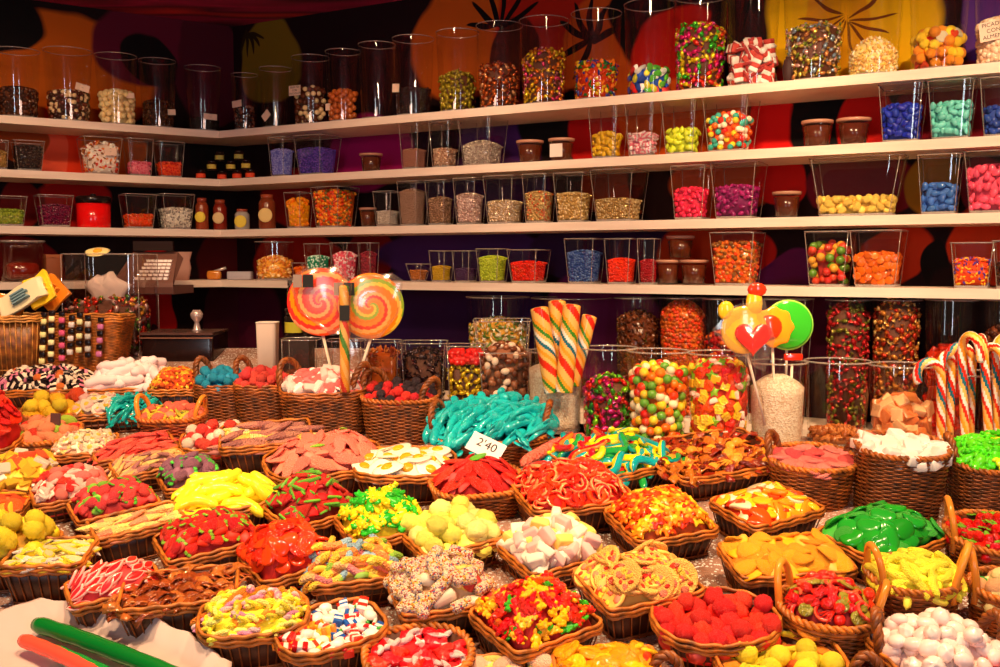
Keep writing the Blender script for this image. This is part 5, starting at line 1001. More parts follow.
J(872, 923, 299, 5, 'cyl', 'tall glass vase of red and gold foil-wrapped sweets', E(.042, .0235, [wr((190, 50, 24), (215, 130, 50), 'coppery red foil-wrapped sweet'), wr((205, 130, 50), (235, 190, 110), 'gold foil-wrapped sweet', .6)], 'in the vase behind the caramel jar', 'coppery and gold wrapped sweets', maxn=66), .92)
J(925, 980, 299, 5, 'cyl', 'tall dark glass vase with red cubes inside', E(.04, .03, [I('cube', (190, 20, 12), 'red_cube', 'red jelly cube', f='jelly')], 'in the vase behind the candy canes', 'red jelly cubes', maxn=26, mound=.1), .6)
J(981, 1035, 299, 5, 'cyl', 'tall dark glass vase at the right edge', S(.02, [(110, 50, 24), (60, 26, 16)], 'brown sweets in the vase at the right edge'), .74)

# small pots with pale lids
def pot(x0, x1, yt, lvl, label, side='R', z=None, off=.03, body=(84, 32, 16), lid=(176, 122, 100), sticker=False):
    D, N = (DR, NR) if side == 'R' else (-DL, NL); zb = SHT[lvl] if z is None else z
    M, w, d, h = fit_jar(x0, x1, yt, zb, D, N, CORN, off, 1, 2, .75); o = link('glass_pot', None, M, None, label, 'pot', 'small brown glass pots'); a = w / 2
    part('filling', MB().add(*lathe([(a * .7, .006), (a * .86, h * .8)], 18)), mat(body, 'gloss'), o)
    part('glass_wall', MB().add(*loft([[(x * s, y * s, zz) for x, y in loop(a, a, 2, 24)] for s, zz in ((.74, 0), (.95, h * .9))])), GLASS, o)
    part('lid', MB().add(*lathe([(a * .94, h * .88), (a, h * .92), (a, h), (a * .9, h * 1.01)], 20)), mat(lid, 'gloss'), o)
    if sticker: part('sticker', MB().add(*box((-a * .5, -a * .92, h * .2), (a * .5, -a * .86, h * .75))), mat((235, 215, 205), 'matte'), o, False)
    return M, h
pot(359, 383, 153, 2, 'small brown glass pot against the magenta wall patch'); pot(516, 544, 140, 2, 'small brown glass pot left of the stickered one on the second shelf')
pot(548, 575, 138, 2, 'small glass pot with a white sticker on the second shelf', sticker=True)
pot(801, 834, 120, 2, 'left one of two brown glass pots against the dark petal'); pot(836, 872, 118, 2, 'right one of two brown glass pots against the dark petal')
pot(359, 377, 207, 3, 'small brown glass pot beside the full jar of jelly pieces'); pot(772, 802, 191, 3, 'small brown glass pot right of the purple almonds')
M_, h_ = pot(655, 681, 259, 4, 'lower left of three stacked brown glass pots'); pot(679, 709, 259, 4, 'lower right of three stacked brown glass pots')
pot(666, 695, 235, 4, 'top one of three stacked brown glass pots', z=SHT[4] + h_ * 1.02)
# little jam jars piled in the corner of the second shelf
def jam(px, row, lvl_z, label, content, tag_, r=.02, h=.038, off=.05):
    p, s = on_wall('R' if px > 222 else 'L', px, off); o = link('jam_jar', None, Matrix.Translation((p[0], p[1], lvl_z)), None, label, 'jar', 'little jam jars piled in the corner')
    part('glass_body', MB().add(*lathe([(r * .9, 0), (r, .004), (r, h * .72), (r * .75, h * .82)], 16)), mat(content, 'gloss'), o)
    part('lid', MB().add(*lathe([(r * .8, h * .82), (r * .82, h)], 16)), mat((30, 14, 12), 'gloss'), o)
    part('paper_label', MB().add(*loft([[(r * 1.03 * math.cos(t), r * 1.03 * math.sin(t), z) for t in [PI * 1.1 + PI * .8 * i / 8 for i in range(9)]] for z in (h * .15, h * .6)])), mat(tag_, 'matte'), o)
for i, px in enumerate((203, 224, 239, 252)): jam(px, 0, SHT[2], ('leftmost', 'second', 'third', 'rightmost')[i] + ' jam jar with red label in the bottom row of the corner pile', (60, 16, 10), (235, 70, 25))
for i, px in enumerate((214, 233, 248)): jam(px, 0, SHT[2] + .039, ('left', 'middle', 'right')[i] + ' jam jar with yellow label in the middle row of the corner pile', (40, 20, 12), (205, 180, 70))
for i, px in enumerate((222, 241)): jam(px, 0, SHT[2] + .078, ('left', 'right')[i] + ' jam jar with olive label on top of the corner pile', (36, 20, 12), (165, 155, 70))
# bottles with round labels
for px, r, h, c, t, lb in ((203, .026, .13, (150, 60, 30), (235, 205, 60), 'small bottle with a round yellow label beside the twisted white sweets'), (221, .028, .125, (130, 30, 20), (225, 190, 130), 'small red bottle with a round cream label in the corner'),
                           (243, .03, .085, (170, 160, 150), (225, 195, 60), 'small clear tumbler with a round yellow label'), (268, .034, .14, (120, 50, 26), (230, 195, 120), 'small dark bottle with an oval cream label')):
    p, s = on_wall('R' if px > 222 else 'L', px, .06); o = link('small_bottle', None, Matrix.Translation((p[0], p[1], SHT[3])), None, lb, 'bottle')
    part('glass_body', MB().add(*lathe([(r * .85, 0), (r, .008), (r, h * .75), (r * .7, h * .88)], 18)), mat(c, 'gloss'), o)
    part('cap', MB().add(*lathe([(r * .72, h * .88), (r * .74, h)], 16)), mat((150, 60, 40), 'gloss'), o)
    V, F = sphere((0, -r * 1.0, h * .4), (r * .85, .004, r * .85), 16, 8); part('round_label', MB().add(V, F), mat(t, 'matte'), o)
# red tub with black lid
p, s = on_wall('L', 95, .07); o = link('red_tub', None, Matrix.Translation((p[0], p[1], SHT[3])), None, 'bright red tub with a black lid on the third shelf', 'tub')
part('tub_body', MB().add(*lathe([(.058, 0), (.062, .006), (.063, .095)], 24)), mat((225, 24, 16), 'gloss'), o); part('lid', MB().add(*lathe([(.066, .095), (.067, .118), (.06, .122)], 24)), mat((24, 14, 14), 'gloss'), o)
part('knob', MB().add(*sphere((0, 0, .127), (.012, .012, .007), 10, 6)), mat((24, 14, 14), 'gloss'), o)
# odds and ends on the fourth shelf near the corner
p, s = on_wall('R', 240, .06); single('pale_carton', MB().add(*rbox((0, 0, .018), (.1, .05, .034), 14, 16, 8)), mat((175, 165, 170), 'matte'), 'small pale flat carton lying on the fourth shelf by the corner', 'box', Matrix.Translation((p[0], p[1], SHT[4])))
p, s = on_wall('L', 214, .06); o = link('gold_trinket', None, Matrix.Translation((p[0], p[1], SHT[4])), None, 'small gold and silver tool lying in the corner of the fourth shelf', 'tool')
part('body', MB().add(*rbox((0, 0, .02), (.06, .03, .038), 4, 14, 8)), mat((200, 120, 40), 'gloss'), o); part('handle', MB().add(*tube([(.0, 0, .035), (.05, 0, .05)], .006, 8)), mat((220, 205, 195), 'foil'), o)

# ---------------------------------------------------------------- jars on the counter
JT(325, 366, 339, 402, 'box', 'square acrylic jar holding the swirl lollipops', S(.02, [(150, 70, 30), (90, 40, 20)], 'brown sweets under the swirl lollipops', shape='flat'), .25, gm=ACRYL)
JT(364, 402, 340, 405, 'box', 'square glass jar of orange-brown curls', S(.02, [(205, 100, 36), (160, 70, 30), (225, 140, 60)], 'orange-brown curls behind the red and black berries', shape='shard'), .8)
JT(400, 448, 341, 408, 'box', 'square glass jar of dark foil sweets', E(.034, .022, [wr((50, 22, 24), (90, 60, 60), 'dark foil-wrapped sweet', 2), wr((110, 90, 90), (60, 40, 40), 'grey foil-wrapped sweet')], 'in the jar behind the braided basket', 'dark wrapped sweets', maxn=44), .82)
JT(446, 486, 344, 412, 'box', 'square glass jar with red sweets above gold wrapped sticks', [E(.04, .021, [wr((225, 185, 30), (235, 205, 60), 'gold-yellow foil-wrapped stick')], 'in the jar behind the teal dolphins', 'gold-yellow wrapped sticks', hi=.72, maxn=40), S(.018, [(230, 24, 18)], 'red sweets on top in the jar behind the dolphins', f='jelly', lo=.8, hi=1)], .9)
JT(478, 532, 350, 414, 'box', 'square glass jar full of brown and white chocolate pebbles', E(.026, .0185, [I('pebble', (150, 90, 60), 'chocolate_pebble', 'brown chocolate pebble', 2, f='gloss'), I('pebble', (235, 205, 180), 'chocolate_pebble', 'cream chocolate pebble', 1, f='gloss'), I('pebble', (100, 50, 30), 'chocolate_pebble', 'dark chocolate pebble', 1.3, f='gloss')], 'in the jar left of the striped sticks', 'chocolate pebbles', maxn=80, mound=.2), .96)
JT(473, 531, 319, 385, 'box', 'flared glass bowl standing behind the chocolate pebbles', S(.012, [(150, 120, 50), (120, 90, 50)], 'dull golden bits in the flared bowl'), .3, taper=.75, Y=2.9)
SUG = (238, 205, 170)
JT(527, 584, 350, 432, 'cyl', 'glass vase of coarse sugar holding striped candy sticks', S(.0065, [SUG, (250, 225, 200)], 'coarse sugar around the striped sticks', shape='powder'), .78, taper=.9)
JT(580, 638, 347, 440, 'cyl', 'glass vase of magenta, red and green wrapped sweets', E(.044, .0225, [wr((200, 20, 110), (225, 60, 140), 'magenta wrapped sweet'), wr((225, 26, 24), (240, 60, 40), 'glossy red wrapped sweet'), wr((60, 150, 30), (110, 190, 40), 'green wrapped sweet'), wr((140, 220, 30), (160, 235, 60), 'bright lime wrapped sweet', .5)], 'in the vase right of the striped sticks', 'magenta red and green wrapped sweets', maxn=70, mound=.2), .6)
JT(627, 690, 350, 448, 'cyl', 'glass vase of orange, yellow and white candy balls', E(.026, .0205, [al(c, '%s candy ball' % d, 'fruit_ball', 'ball', 'gloss') for c, d in (((245, 110, 25), 'orange'), ((250, 205, 50), 'yellow'), ((250, 230, 190), 'white'), ((225, 40, 25), 'red'), ((100, 160, 50), 'green'))], 'in the middle glass vase', 'orange and yellow candy balls', maxn=100, mound=.1), .8)
JT(687, 752, 352, 450, 'cyl', 'glass vase of mixed red, orange and green jelly shapes', E(.034, .0225, [I('disc', (235, 60, 24), 'jelly_shape', 'red-orange jelly disc', f='jelly'), I('heart', (225, 24, 36), 'jelly_shape', 'red jelly heart', f='jelly'), I('cube', (250, 200, 50), 'jelly_shape', 'yellow jelly cube', f='jelly', s=.7), I('chunk', (250, 210, 190), 'jelly_shape', 'pale pink jelly chunk', .7, .7, f='gloss'), I('star', (130, 190, 40), 'jelly_shape', 'green jelly star', .6, f='jelly')], 'in the vase left of the fancy lollipops', 'mixed jelly shapes', maxn=84, mound=.1), .86)
JT(748, 808, 361, 452, 'cyl', 'glass vase of coarse sugar holding fancy lollipops', S(.0065, [SUG, (250, 228, 205)], 'coarse sugar around the lollipop sticks', shape='powder', mound=.22), .72)
JT(804, 872, 360, 446, 'cyl', 'empty glass vase with a thick rim', S(.02, [(200, 120, 60), (170, 90, 40)], 'caramel-brown crunchy nuts at the foot of the empty vase', shape='flat', mound=.3), .16)
JT(869, 937, 364, 450, 'cyl', 'glass vase of wrapped caramel cubes', E(.036, .0265, [I('cube', (205, 110, 60), 'caramel_cube', 'brown caramel cube', f='gloss'), I('cube', (230, 170, 120), 'caramel_cube', 'pale caramel cube in clear wrapping', f='gloss')], 'in the vase left of the candy canes', 'caramel cubes', maxn=40, mound=.3), .5)
JT(936, 1008, 372, 448, 'cyl', 'glass vase crowded with striped candy canes', None)

# ---------------------------------------------------------------- lollipops and sticks
STR = [mat((248, 188, 100), 'gloss'), mat((225, 40, 25), 'gloss'), mat((250, 240, 225), 'gloss'), mat((35, 110, 130), 'gloss'), mat((245, 160, 40), 'gloss'), mat((70, 140, 40), 'gloss')]
def stripes(seq, tw, seg): return lambda i, j: seq[int((j / seg + i * tw) * len(seq)) % len(seq)]
def stick(px, py0, py1, Y, r, label, lean=0, name='striped_candy_stick', seq=(0, 1, 1, 0, 4, 0, 3, 2, 0, 5, 4, 0), group='striped candy sticks', Y1=None):
    a = at(px, py1, Y); b_ = at(px + lean, py0, Y1 or Y); n = 90; seg = 32
    path = [tuple(a.lerp(b_, i / (n - 1))) for i in range(n)]; V, F, mi = tube(path, [r] * (n - 2) + [r * .9, r * .5], seg, cb=stripes(seq, .017, seg))
    return single(name, MB().add(V, F, mi), STR, label, 'candy stick', None, group)
for px, y0, Y, ln, lb in ((553, 307, 2.62, -14, 'leftmost striped candy stick in the sugar vase'), (559, 300, 2.66, -2, 'tallest striped candy stick in the sugar vase'), (564, 304, 2.60, 8, 'striped candy stick right of the tallest one')):
    stick(px, y0, 392, Y, .0235, lb, ln)
stick(572, 315, 385, 2.66, .02, 'short striped candy stick leaning out to the right', 18)
# candy canes
random.seed(5)
for i, (px, top, ln) in enumerate(((941, 366, 0), (962, 341, 6), (972, 350, -4), (984, 345, 10), (996, 340, 4), (952, 360, -6), (1004, 352, 8))):
    Y = 2.5 + .035 * (i % 3); s = .03 + .004 * (i % 2); a = at(px + ln * .5, 440, Y + .02); t_ = at(px, top + 10, Y - .01); up = (t_ - a).normalized()
    side = Vector((math.cos(.5 + i * 1.3), math.sin(.5 + i * 1.3), 0)) if i else Vector((-1, 0, 0))
    pts = [a.lerp(t_, k / 40) for k in range(41)]; c = t_ + side * -s * (1 if i % 2 else -1); sg = (1 if i % 2 else -1)
    for k in range(1, 29):
        t = PI * 1.15 * k / 28; pts.append(c + side * s * sg * math.cos(t) + up * s * 1.25 * math.sin(t))
    V, F, mi = tube(pts, .011, 20, cb=stripes((1, 2, 0, 3, 1, 2, 4, 0), .028, 20))
    single('candy_cane', MB().add(V, F, mi), STR, ('%s candy cane in the crowded vase at the right' % ('leftmost low', 'tallest left', 'middle', 'right-leaning', 'far right', 'low inner', 'edge-cut')[i]), 'candy cane', None, 'candy canes')
# swirl lollipops
def pouch(o, pts, Y, th=.012, name='cellophane_wrapper'):
    P = [at(x, y, Y) for x, y in pts]; c = sum(P, Vector()) / len(P); inv = o.matrix_world.inverted() if o else None; n = len(P); V = []
    base = o.location
    for s, dy in ((1, 0), (.7, -th), (.3, -th * 1.25)): V.append([tuple(c + (p - c) * s + Vector((0, dy + random.uniform(-.002, .002), 0)) - base) for p in P])
    f = MB().add(*loft(V, False, True)); V2 = [[(x, y + 2.2 * (-(y + base.y) + (c.y)) , z) for x, y, z in r] for r in V]
    f.add(*loft(V2, False, True)); return part(name, f, CELLO, o)
def swirl(cx, cy, R, Y, cols, label, pts, stick_to, blk=None):
    c = at(cx, cy, Y); o = link('swirl_lollipop', None, Matrix.Translation(c), None, label, 'lollipop'); r = R * Y / 1000; mb = MB(); nr, ns = 26, 150; V = []; F = []; mi = []
    for side in (-1, 1):
        k0 = len(V)
        for i in range(nr + 1):
            q = i / nr
            for j in range(ns): t = 2 * PI * j / ns; V.append((r * q * math.cos(t), side * .009 * (1 - q ** 4) ** .5, r * q * math.sin(t)))
        for i in range(nr):
            for j in range(ns):
                a = k0 + i * ns + j; b_ = k0 + i * ns + (j + 1) % ns; F.append((a, b_, b_ + ns, a + ns) if side < 0 else (b_, a, a + ns, b_ + ns)); mi.append(int((j / ns * 1.0 + (i / nr) ** .8 * 1.35) * len(cols)) % len(cols))
    part('candy_disc', mb.add(V, F, mi), [mat(c_, 'gloss') for c_ in cols], o)
    e = at(*stick_to, Y + .02) - c; part('stick', MB().add(*tube([(0, .012, -r * .9), tuple(e)], .004, 8)), mat((240, 225, 200), 'matte'), o)
    pouch(o, pts, Y - .012)
    if blk:
        q = at(*blk, Y - .032) - c; part('black_label', MB().add(*box((q.x - .014, q.y - .001, q.z - .017), (q.x + .014, q.y + .001, q.z + .017))), mat((12, 10, 10), 'matte'), o, False)
        part('silver_tag', MB().add(*box((q.x - .04, q.y - .0008, q.z - .017), (q.x - .016, q.y + .001, q.z + .017))), mat((150, 130, 120), 'matte'), o, False)
OR = (225, 70, 10); YO = (232, 130, 14)
swirl(321, 302, 34, 2.72, [OR, (235, 60, 30), (250, 170, 90), OR, YO, (230, 50, 40), (240, 150, 100)], 'orange and red swirl lollipop in clear wrapping behind the yellow one', [(287, 279), (305, 268), (342, 266), (350, 284), (352, 330), (332, 336), (300, 312)], (337, 395), (308, 281))
swirl(371, 306, 33, 2.66, [YO, (250, 205, 60), (150, 180, 50), YO, (245, 140, 40), (235, 60, 35), (235, 175, 90), YO], 'yellow, orange and green swirl lollipop in a clear six-sided wrapping', [(342, 288), (362, 275), (392, 273), (403, 280), (400, 312), (380, 338), (352, 342), (335, 305)], (352, 395), (349, 289))
stick(345, 285, 392, 2.62, .013, 'wrapped twisted candy rod with a black band in front of the swirl lollipops', -1, 'twisted_candy_rod', (0, 4, 5, 0, 1, 4), None)
o = [x for x in bpy.data.objects if x.name.startswith('twisted_candy_rod')][0]
q = at(344.5, 313, 2.605); part('black_label', MB().add(*box((q.x - .013, q.y - .001, q.z - .02), (q.x + .013, q.y + .001, q.z + .02))), mat((12, 10, 10), 'matte'), o, False)
V, F, mi = tube([tuple(at(345, y, 2.62)) for y in (392, 340, 300, 282, 276)], [.014, .015, .016, .02, .006], 10); part('cellophane_wrapper', MB().add(V, F), CELLO, o)
# fancy lollipops in the sugar vase
def lolly(cx, cy, Y, label, build, foot, name):
    c = at(cx, cy, Y); o = link(name, None, Matrix.Translation(c), None, label, 'lollipop'); build(o, c, Y / 1000 * (1.22 if name == 'bear_lollipop' else 1))
    e = at(*foot, Y + .03) - c; part('stick', MB().add(*tube([(0, .008, -.02), tuple(e)], .0035, 8)), mat((240, 225, 205), 'matte'), o); return o
def stand(V): V = np.array(V, float); return np.stack([V[:, 0], -V[:, 2], V[:, 1]], 1)   # flat shape facing the viewer
def flat_(o, nm, poly, z0, z1, c, f='jelly', bev=.08):
    V, F = extrude(poly, z0, z1, bev); part(nm, MB().add(stand(V), F), mat(c, f), o)
def circ(r, k=28, cx=0, cz=0): return [(cx + r * math.cos(2 * PI * i / k), cz + r * math.sin(2 * PI * i / k)) for i in range(k)]
def b1(o, c, s): flat_(o, 'candy_disc', circ(24 * s), -.006, .006, (60, 175, 40)); flat_(o, 'pale_rim', circ(25.5 * s), -.004, .003, (150, 215, 80))
lolly(788, 325, 2.58, 'round translucent green lollipop at the back of the sugar vase', b1, (785, 420), 'green_lollipop')
def b2(o, c, s):
    flat_(o, 'candy_disc', [((20 + 1.2 * math.cos(8 * t)) * s * math.cos(t), (20 + 1.2 * math.cos(8 * t)) * s * math.sin(t)) for t in [2 * PI * i / 48 for i in range(48)]], -.005, .006, (245, 150, 30)); V, F = sphere((-4 * s, -.008, 0), (12.5 * s, .009, 12.5 * s), 16, 8); part('red_centre', MB().add(V, F), mat((230, 26, 14), 'jelly'), o)
lolly(773, 327, 2.53, 'orange flower lollipop with a red centre in front of the green one', b2, (775, 420), 'flower_lollipop')
def b3(o, c, s):
    mb = MB(); mb.add(*sphere((0, 0, 0), (19 * s, .007, 20 * s), 18, 10)); mb.add(*sphere((-15 * s, 0, 16 * s), (7 * s, .006, 8 * s), 10, 6)); mb.add(*sphere((8 * s, 0, 22 * s), (7 * s, .006, 12 * s), 10, 6)); part('candy_body', mb, mat((248, 190, 40), 'jelly'), o)
    V, F = sphere((10 * s, -.001, 33 * s), (8 * s, .006, 6 * s), 10, 6); part('red_tip', MB().add(V, F), mat((235, 50, 25), 'jelly'), o)
    P = [(x * s * .95 + 7 * s, z * s * .95 - 6 * s) for x, z in [(16 * math.sin(t) ** 3, 1.0 * (13 * math.cos(t) - 5 * math.cos(2 * t) - 2 * math.cos(3 * t) - math.cos(4 * t))) for t in [2 * PI * i / 28 for i in range(28)]]]
    flat_(o, 'red_heart', P, .004, .012, (228, 20, 10)); pouch(o, [(712, 330), (735, 305), (765, 300), (775, 340), (765, 372), (740, 360)], 2.46)
lolly(744, 330, 2.48, 'wrapped yellow bear-shaped lollipop with a big red heart', b3, (765, 425), 'bear_lollipop')
def b4(o, c, s): V, F = rbox((0, 0, 0), (19 * s, .012, 7 * s), 8); part('candy_body', MB().add(V, F), mat((215, 30, 20), 'jelly'), o)
lolly(793, 357, 2.55, 'small red bar lollipop under the green one', b4, (790, 425), 'red_bar_lollipop')
# ---------------------------------------------------------------- left side: bins, till, scale, wicker hampers
LY = 3.4
def panelbox(px0, px1, py0, py1, Y, dep, label, name, gm=None):
    a = at(px0, py1, Y); b = at(px1, py0, Y); w = b.x - a.x; h = b.z - a.z; zb = a.z
    PM = Matrix.Translation(((a.x + b.x) / 2, Y + dep / 2, zb)); o = link(name, None, PM, None, label, 'box')
    R_ = lambda s, z: [(x, y, z) for x, y in loop(w / 2 * s, dep / 2 * s, 14, 32)]
    part('clear_walls', MB().add(*loft([R_(1, .004), R_(1, h)])), gm or ACRYL, o); part('base', MB().add(*loft([R_(1, 0), R_(1, .006)], True, True)), GEDGE, o, False)
    e = MB().add(*tube(R_(1, h), .002, 5, True))
    for sx in (-1, 1):
        for sy in (-1, 1): e.add(*tube([(sx * w / 2 * .98, sy * dep / 2 * .98, 0), (sx * w / 2 * .98, sy * dep / 2 * .98, h)], .0016, 4))
    part('edges', e, GEDGE, o); return PM, w, dep, h
M0, w, d, h = panelbox(63, 138, 254, 362, LY, .2, 'tall clear acrylic bin of wrapped sweets at the back left', 'acrylic_bin')
jeach(M0, w, d, h, 8, 1, .01, h * .52, .05, .03, [wr((225, 50, 30), (240, 110, 60), 'red wrapped sweet'), wr((60, 110, 30), (120, 160, 50), 'dark green wrapped sweet'), wr((240, 170, 50), (250, 210, 120), 'golden wrapped sweet'), wr((240, 200, 190), (225, 120, 110), 'pale pink wrapped sweet')], 'inside the tall acrylic bin', 'wrapped sweets in the acrylic bin', maxn=70)
mb = MB(); V, F = sphere((0, 0, 0), (.075, .03, .06), 18, 10, fn=lambda x, y, z: (x * (1 + .2 * math.sin(6 * z)), y * (1 + .5 * math.sin(8 * x)), z * (1 + .15 * math.sin(7 * x)))); mb.add(V, F)
single('crumpled_bag', mb, mat((225, 200, 190), 'matte'), 'crumpled white paper bag inside the tall acrylic bin', 'bag', M0 @ Matrix.Translation((-.02, .02, h * .66)))
q = at(97, 249, LY + .08); prs = candy('egg', (245, 225, 150), (215, 150, 40), None, 'gloss')
o = link('egg_ornament', prs[0][1], Matrix.Translation((q.x, q.y, M0.translation.z + h + .008)) @ Matrix.Rotation(.5, 4, 'X') @ Matrix.Scale(.085, 4), None, 'large fried egg sweet lying on top of the acrylic bin', 'candy'); link('yolk', prs[1][1], None, o)
# woven hamper with liquorice chains over its front
a = at(22, 372, 3.2); b = at(120, 318, 3.2); w = b.x - a.x; h = b.z - a.z
basket(Matrix.Translation(((a.x + b.x) / 2, 3.2 + .08, a.z)), w, .16, h, 7, 'weave', 'large woven hamper with liquorice chains hanging over its front', name='wicker_hamper', colr=((120, 60, 20), (210, 130, 50), (190, 110, 40)))
for i, (px, y0, y1, c) in enumerate(((44, 315, 361, (235, 225, 150)), (52, 313, 360, (235, 230, 170)), (62, 314, 358, (225, 90, 140)), (72, 318, 352, (215, 205, 200)), (80, 315, 350, (240, 235, 170)), (88, 318, 355, (205, 200, 190)), (101, 320, 354, (215, 120, 175)))):
    mb = MB(); n = int((y1 - y0) / 5.2); pa, pb = at(px, y0, 3.18), at(px - 2 + (i % 3), y1, 3.172)
    for k in range(n):
        p = pa.lerp(pb, k / (n - 1)); V, F = rbox(tuple(p), (.018, .014, .0175), 6, 10, 6); mb.add(V, F, k % 2)
    single('liquorice_chain', mb, [mat((26, 18, 22), 'gloss'), mat(c, 'gloss')], ('black and %s liquorice chain hanging on the hamper, %s' % (('pale yellow', 'cream', 'bright pink', 'pale grey', 'lemon', 'light grey', 'lilac')[i], ('leftmost', 'second from the left', 'third from the left', 'middle one', 'third from the right', 'second from the right', 'rightmost')[i])), 'liquorice chain', None, 'liquorice chains')
# tall open basket at the left edge
a = at(-26, 378, 3.12); b = at(30, 318, 3.12); w = b.x - a.x; h = b.z - a.z
basket(Matrix.Translation(((a.x + b.x) / 2, 3.12 + .1, a.z)) @ Matrix.Rotation(.25, 4, 'Z'), w, .2, h, 4, 'splint', 'tall slatted basket standing at the left edge', name='slatted_basket', colr=((140, 80, 30), (215, 150, 70)))
for i, (px, py, ry, c, c2, lb) in enumerate(((22, 297, -30, (235, 220, 180), (120, 150, 160), 'pale printed packet lying on the slatted basket'), (40, 290, -32, (240, 190, 40), (250, 220, 90), 'yellow printed packet sticking out of the slatted basket'), (8, 312, 10, (225, 140, 40), (240, 170, 60), 'orange packet low in the slatted basket'), (52, 293, -50, (215, 120, 30), (235, 160, 50), 'narrow orange packet behind the yellow one'))):
    q = at(px, py, 3.2 + .02 * i); mb = MB(); V, F = rbox((0, 0, 0), (.16 if i < 1 else .09, .012, .075 if i < 1 else .11), 16, 40, 16); V[:, 1] += .006 * np.sin(V[:, 0] * 95 + i) + .004 * np.sin(V[:, 2] * 130 + V[:, 0] * 60); mb.add(V, F)
    o = link('sweet_packet', None, Matrix.Translation(q) @ Matrix.Rotation(D2(ry), 4, 'Y') @ Matrix.Rotation(-.4, 4, 'X'), None, lb, 'packet'); part('pouch', mb, mat(c, 'gloss'), o)
    mm = MB()
    for k in range(4): mm.add(*box((-.03, -.019, -.018 + .01 * k), (.03 - .01 * (k % 2), -.004, -.013 + .01 * k)))
    part('print_bars', mm, mat(c2, 'matte'), o, False)
def wallbox(px0, px1, py0, side, lvl, off, dep, hh, c, label, name, fin='gloss'):
    p0, s0 = on_wall(side, px0, off); p1, s1 = on_wall(side, px1, off); D, N = (DR, NR) if side == 'R' else (-DL, NL)
    c0 = (p0[:2] + p1[:2]) / 2 + N * dep / 2; w_ = np.linalg.norm(p1[:2] - p0[:2])
    M = Matrix(((D[0], N[0], 0, c0[0]), (D[1], N[1], 0, c0[1]), (0, 0, 1, SHT[lvl]), (0, 0, 0, 1)))
    o = link(name, None, M, None, label, name.replace('_', ' ')); return o, w_, M
o, w_, M = wallbox(3, 47, 246, 'L', 4, .0, .16, .16, None, '', 'clear_tub')
o['label'] = 'clear plastic tub with rounded corners on the fourth shelf at the left'; R_ = lambda s, z: [(x, y, z) for x, y in loop(w_ / 2 * s, .08 * s, 5, 30)]
part('clear_walls', MB().add(*loft([R_(.9, 0), R_(1, .15)], True)), ACRYL, o); part('rim', MB().add(*tube(R_(1, .15), .004, 6, True)), GEDGE, o)
single('orange_lump_sweets', MB().add(*rbox((0, 0, .04), (w_ * .8, .12, .07), 4)), mat((150, 40, 22), 'jelly'), 'dark red sweets inside the clear plastic tub', 'sweets', M, None, 'stuff')
o, w_, M = wallbox(46, 63, 278, 'L', 4, .0, .08, .1, None, '', 'brown_carton'); o['label'] = 'small brown carton between the clear tub and the acrylic bin'; part('carton_body', MB().add(*rbox((0, 0, .05), (w_, .08, .1), 16, 16, 8)), mat((140, 70, 30), 'matte'), o); part('flap', MB().add(*box((-w_ / 2, -.042, .09), (w_ / 2, .02, .102))), mat((160, 85, 40), 'matte'), o, False)
# till with keypad
q = at(150, 286, 3.62); TM = Matrix.Translation((q.x, q.y, q.z)) @ Matrix.Rotation(-.0, 4, 'Z')
o = link('cash_till', None, TM, None, 'grey cash till with a white keypad beside the acrylic bin', 'till')
V, F = box((-.13, -.02, -.03), (.09, .22, .0)); V2, F2 = loft([[(-.13, -.02, 0), (.09, -.02, 0), (.06, .2, .1), (-.13, .2, .1)], [(-.13, -.018, .012), (.088, -.018, .012), (.04, .2, .125), (-.13, .2, .125)]], True, True)
part('till_body', MB().add(V, F).add(V2, F2), mat((120, 78, 66), 'matte'), o, False)
part('drawer_front', MB().add(*box((-.128, -.024, -.028), (.088, -.019, -.004))), mat((86, 52, 44), 'gloss'), o, False)
kb = MB()
for r_ in range(6):
    for c_ in range(6):
        u = c_ / 6; v = r_ / 6; x = -.055 + .125 * u - .035 * v * u; y = .0 + .15 * v; z = .016 + (y + .018) * .112 / .218
        kb.add(*box((x, y, z - .003), (x + .0145, y + .018, z + .006)))
part('keys', kb, mat((250, 240, 235), 'gloss'), o, False, 'white key field')
part('screen', MB().add(*box((-.12, .17, .13), (.03, .19, .165))), mat((40, 26, 24), 'gloss'), o, False)
# crumpled paper bag and grey post by the till
q = on_wall('L', 180, .05)[0]; V, F = loft([[(x * sx + .004 * math.sin(5 * i), y * .5, z) for i, (x, y) in enumerate(loop(.045, .03, 3, 20))] for sx, z in ((.8, 0), (1, .05), (.9, .08), (1.1, .115))], True)
single('paper_bag', MB().add(V, F), mat((190, 140, 125), 'matte'), 'crumpled pinkish paper bag on the fourth shelf right of the till', 'bag', Matrix.Translation((q[0], q[1], SHT[4])))
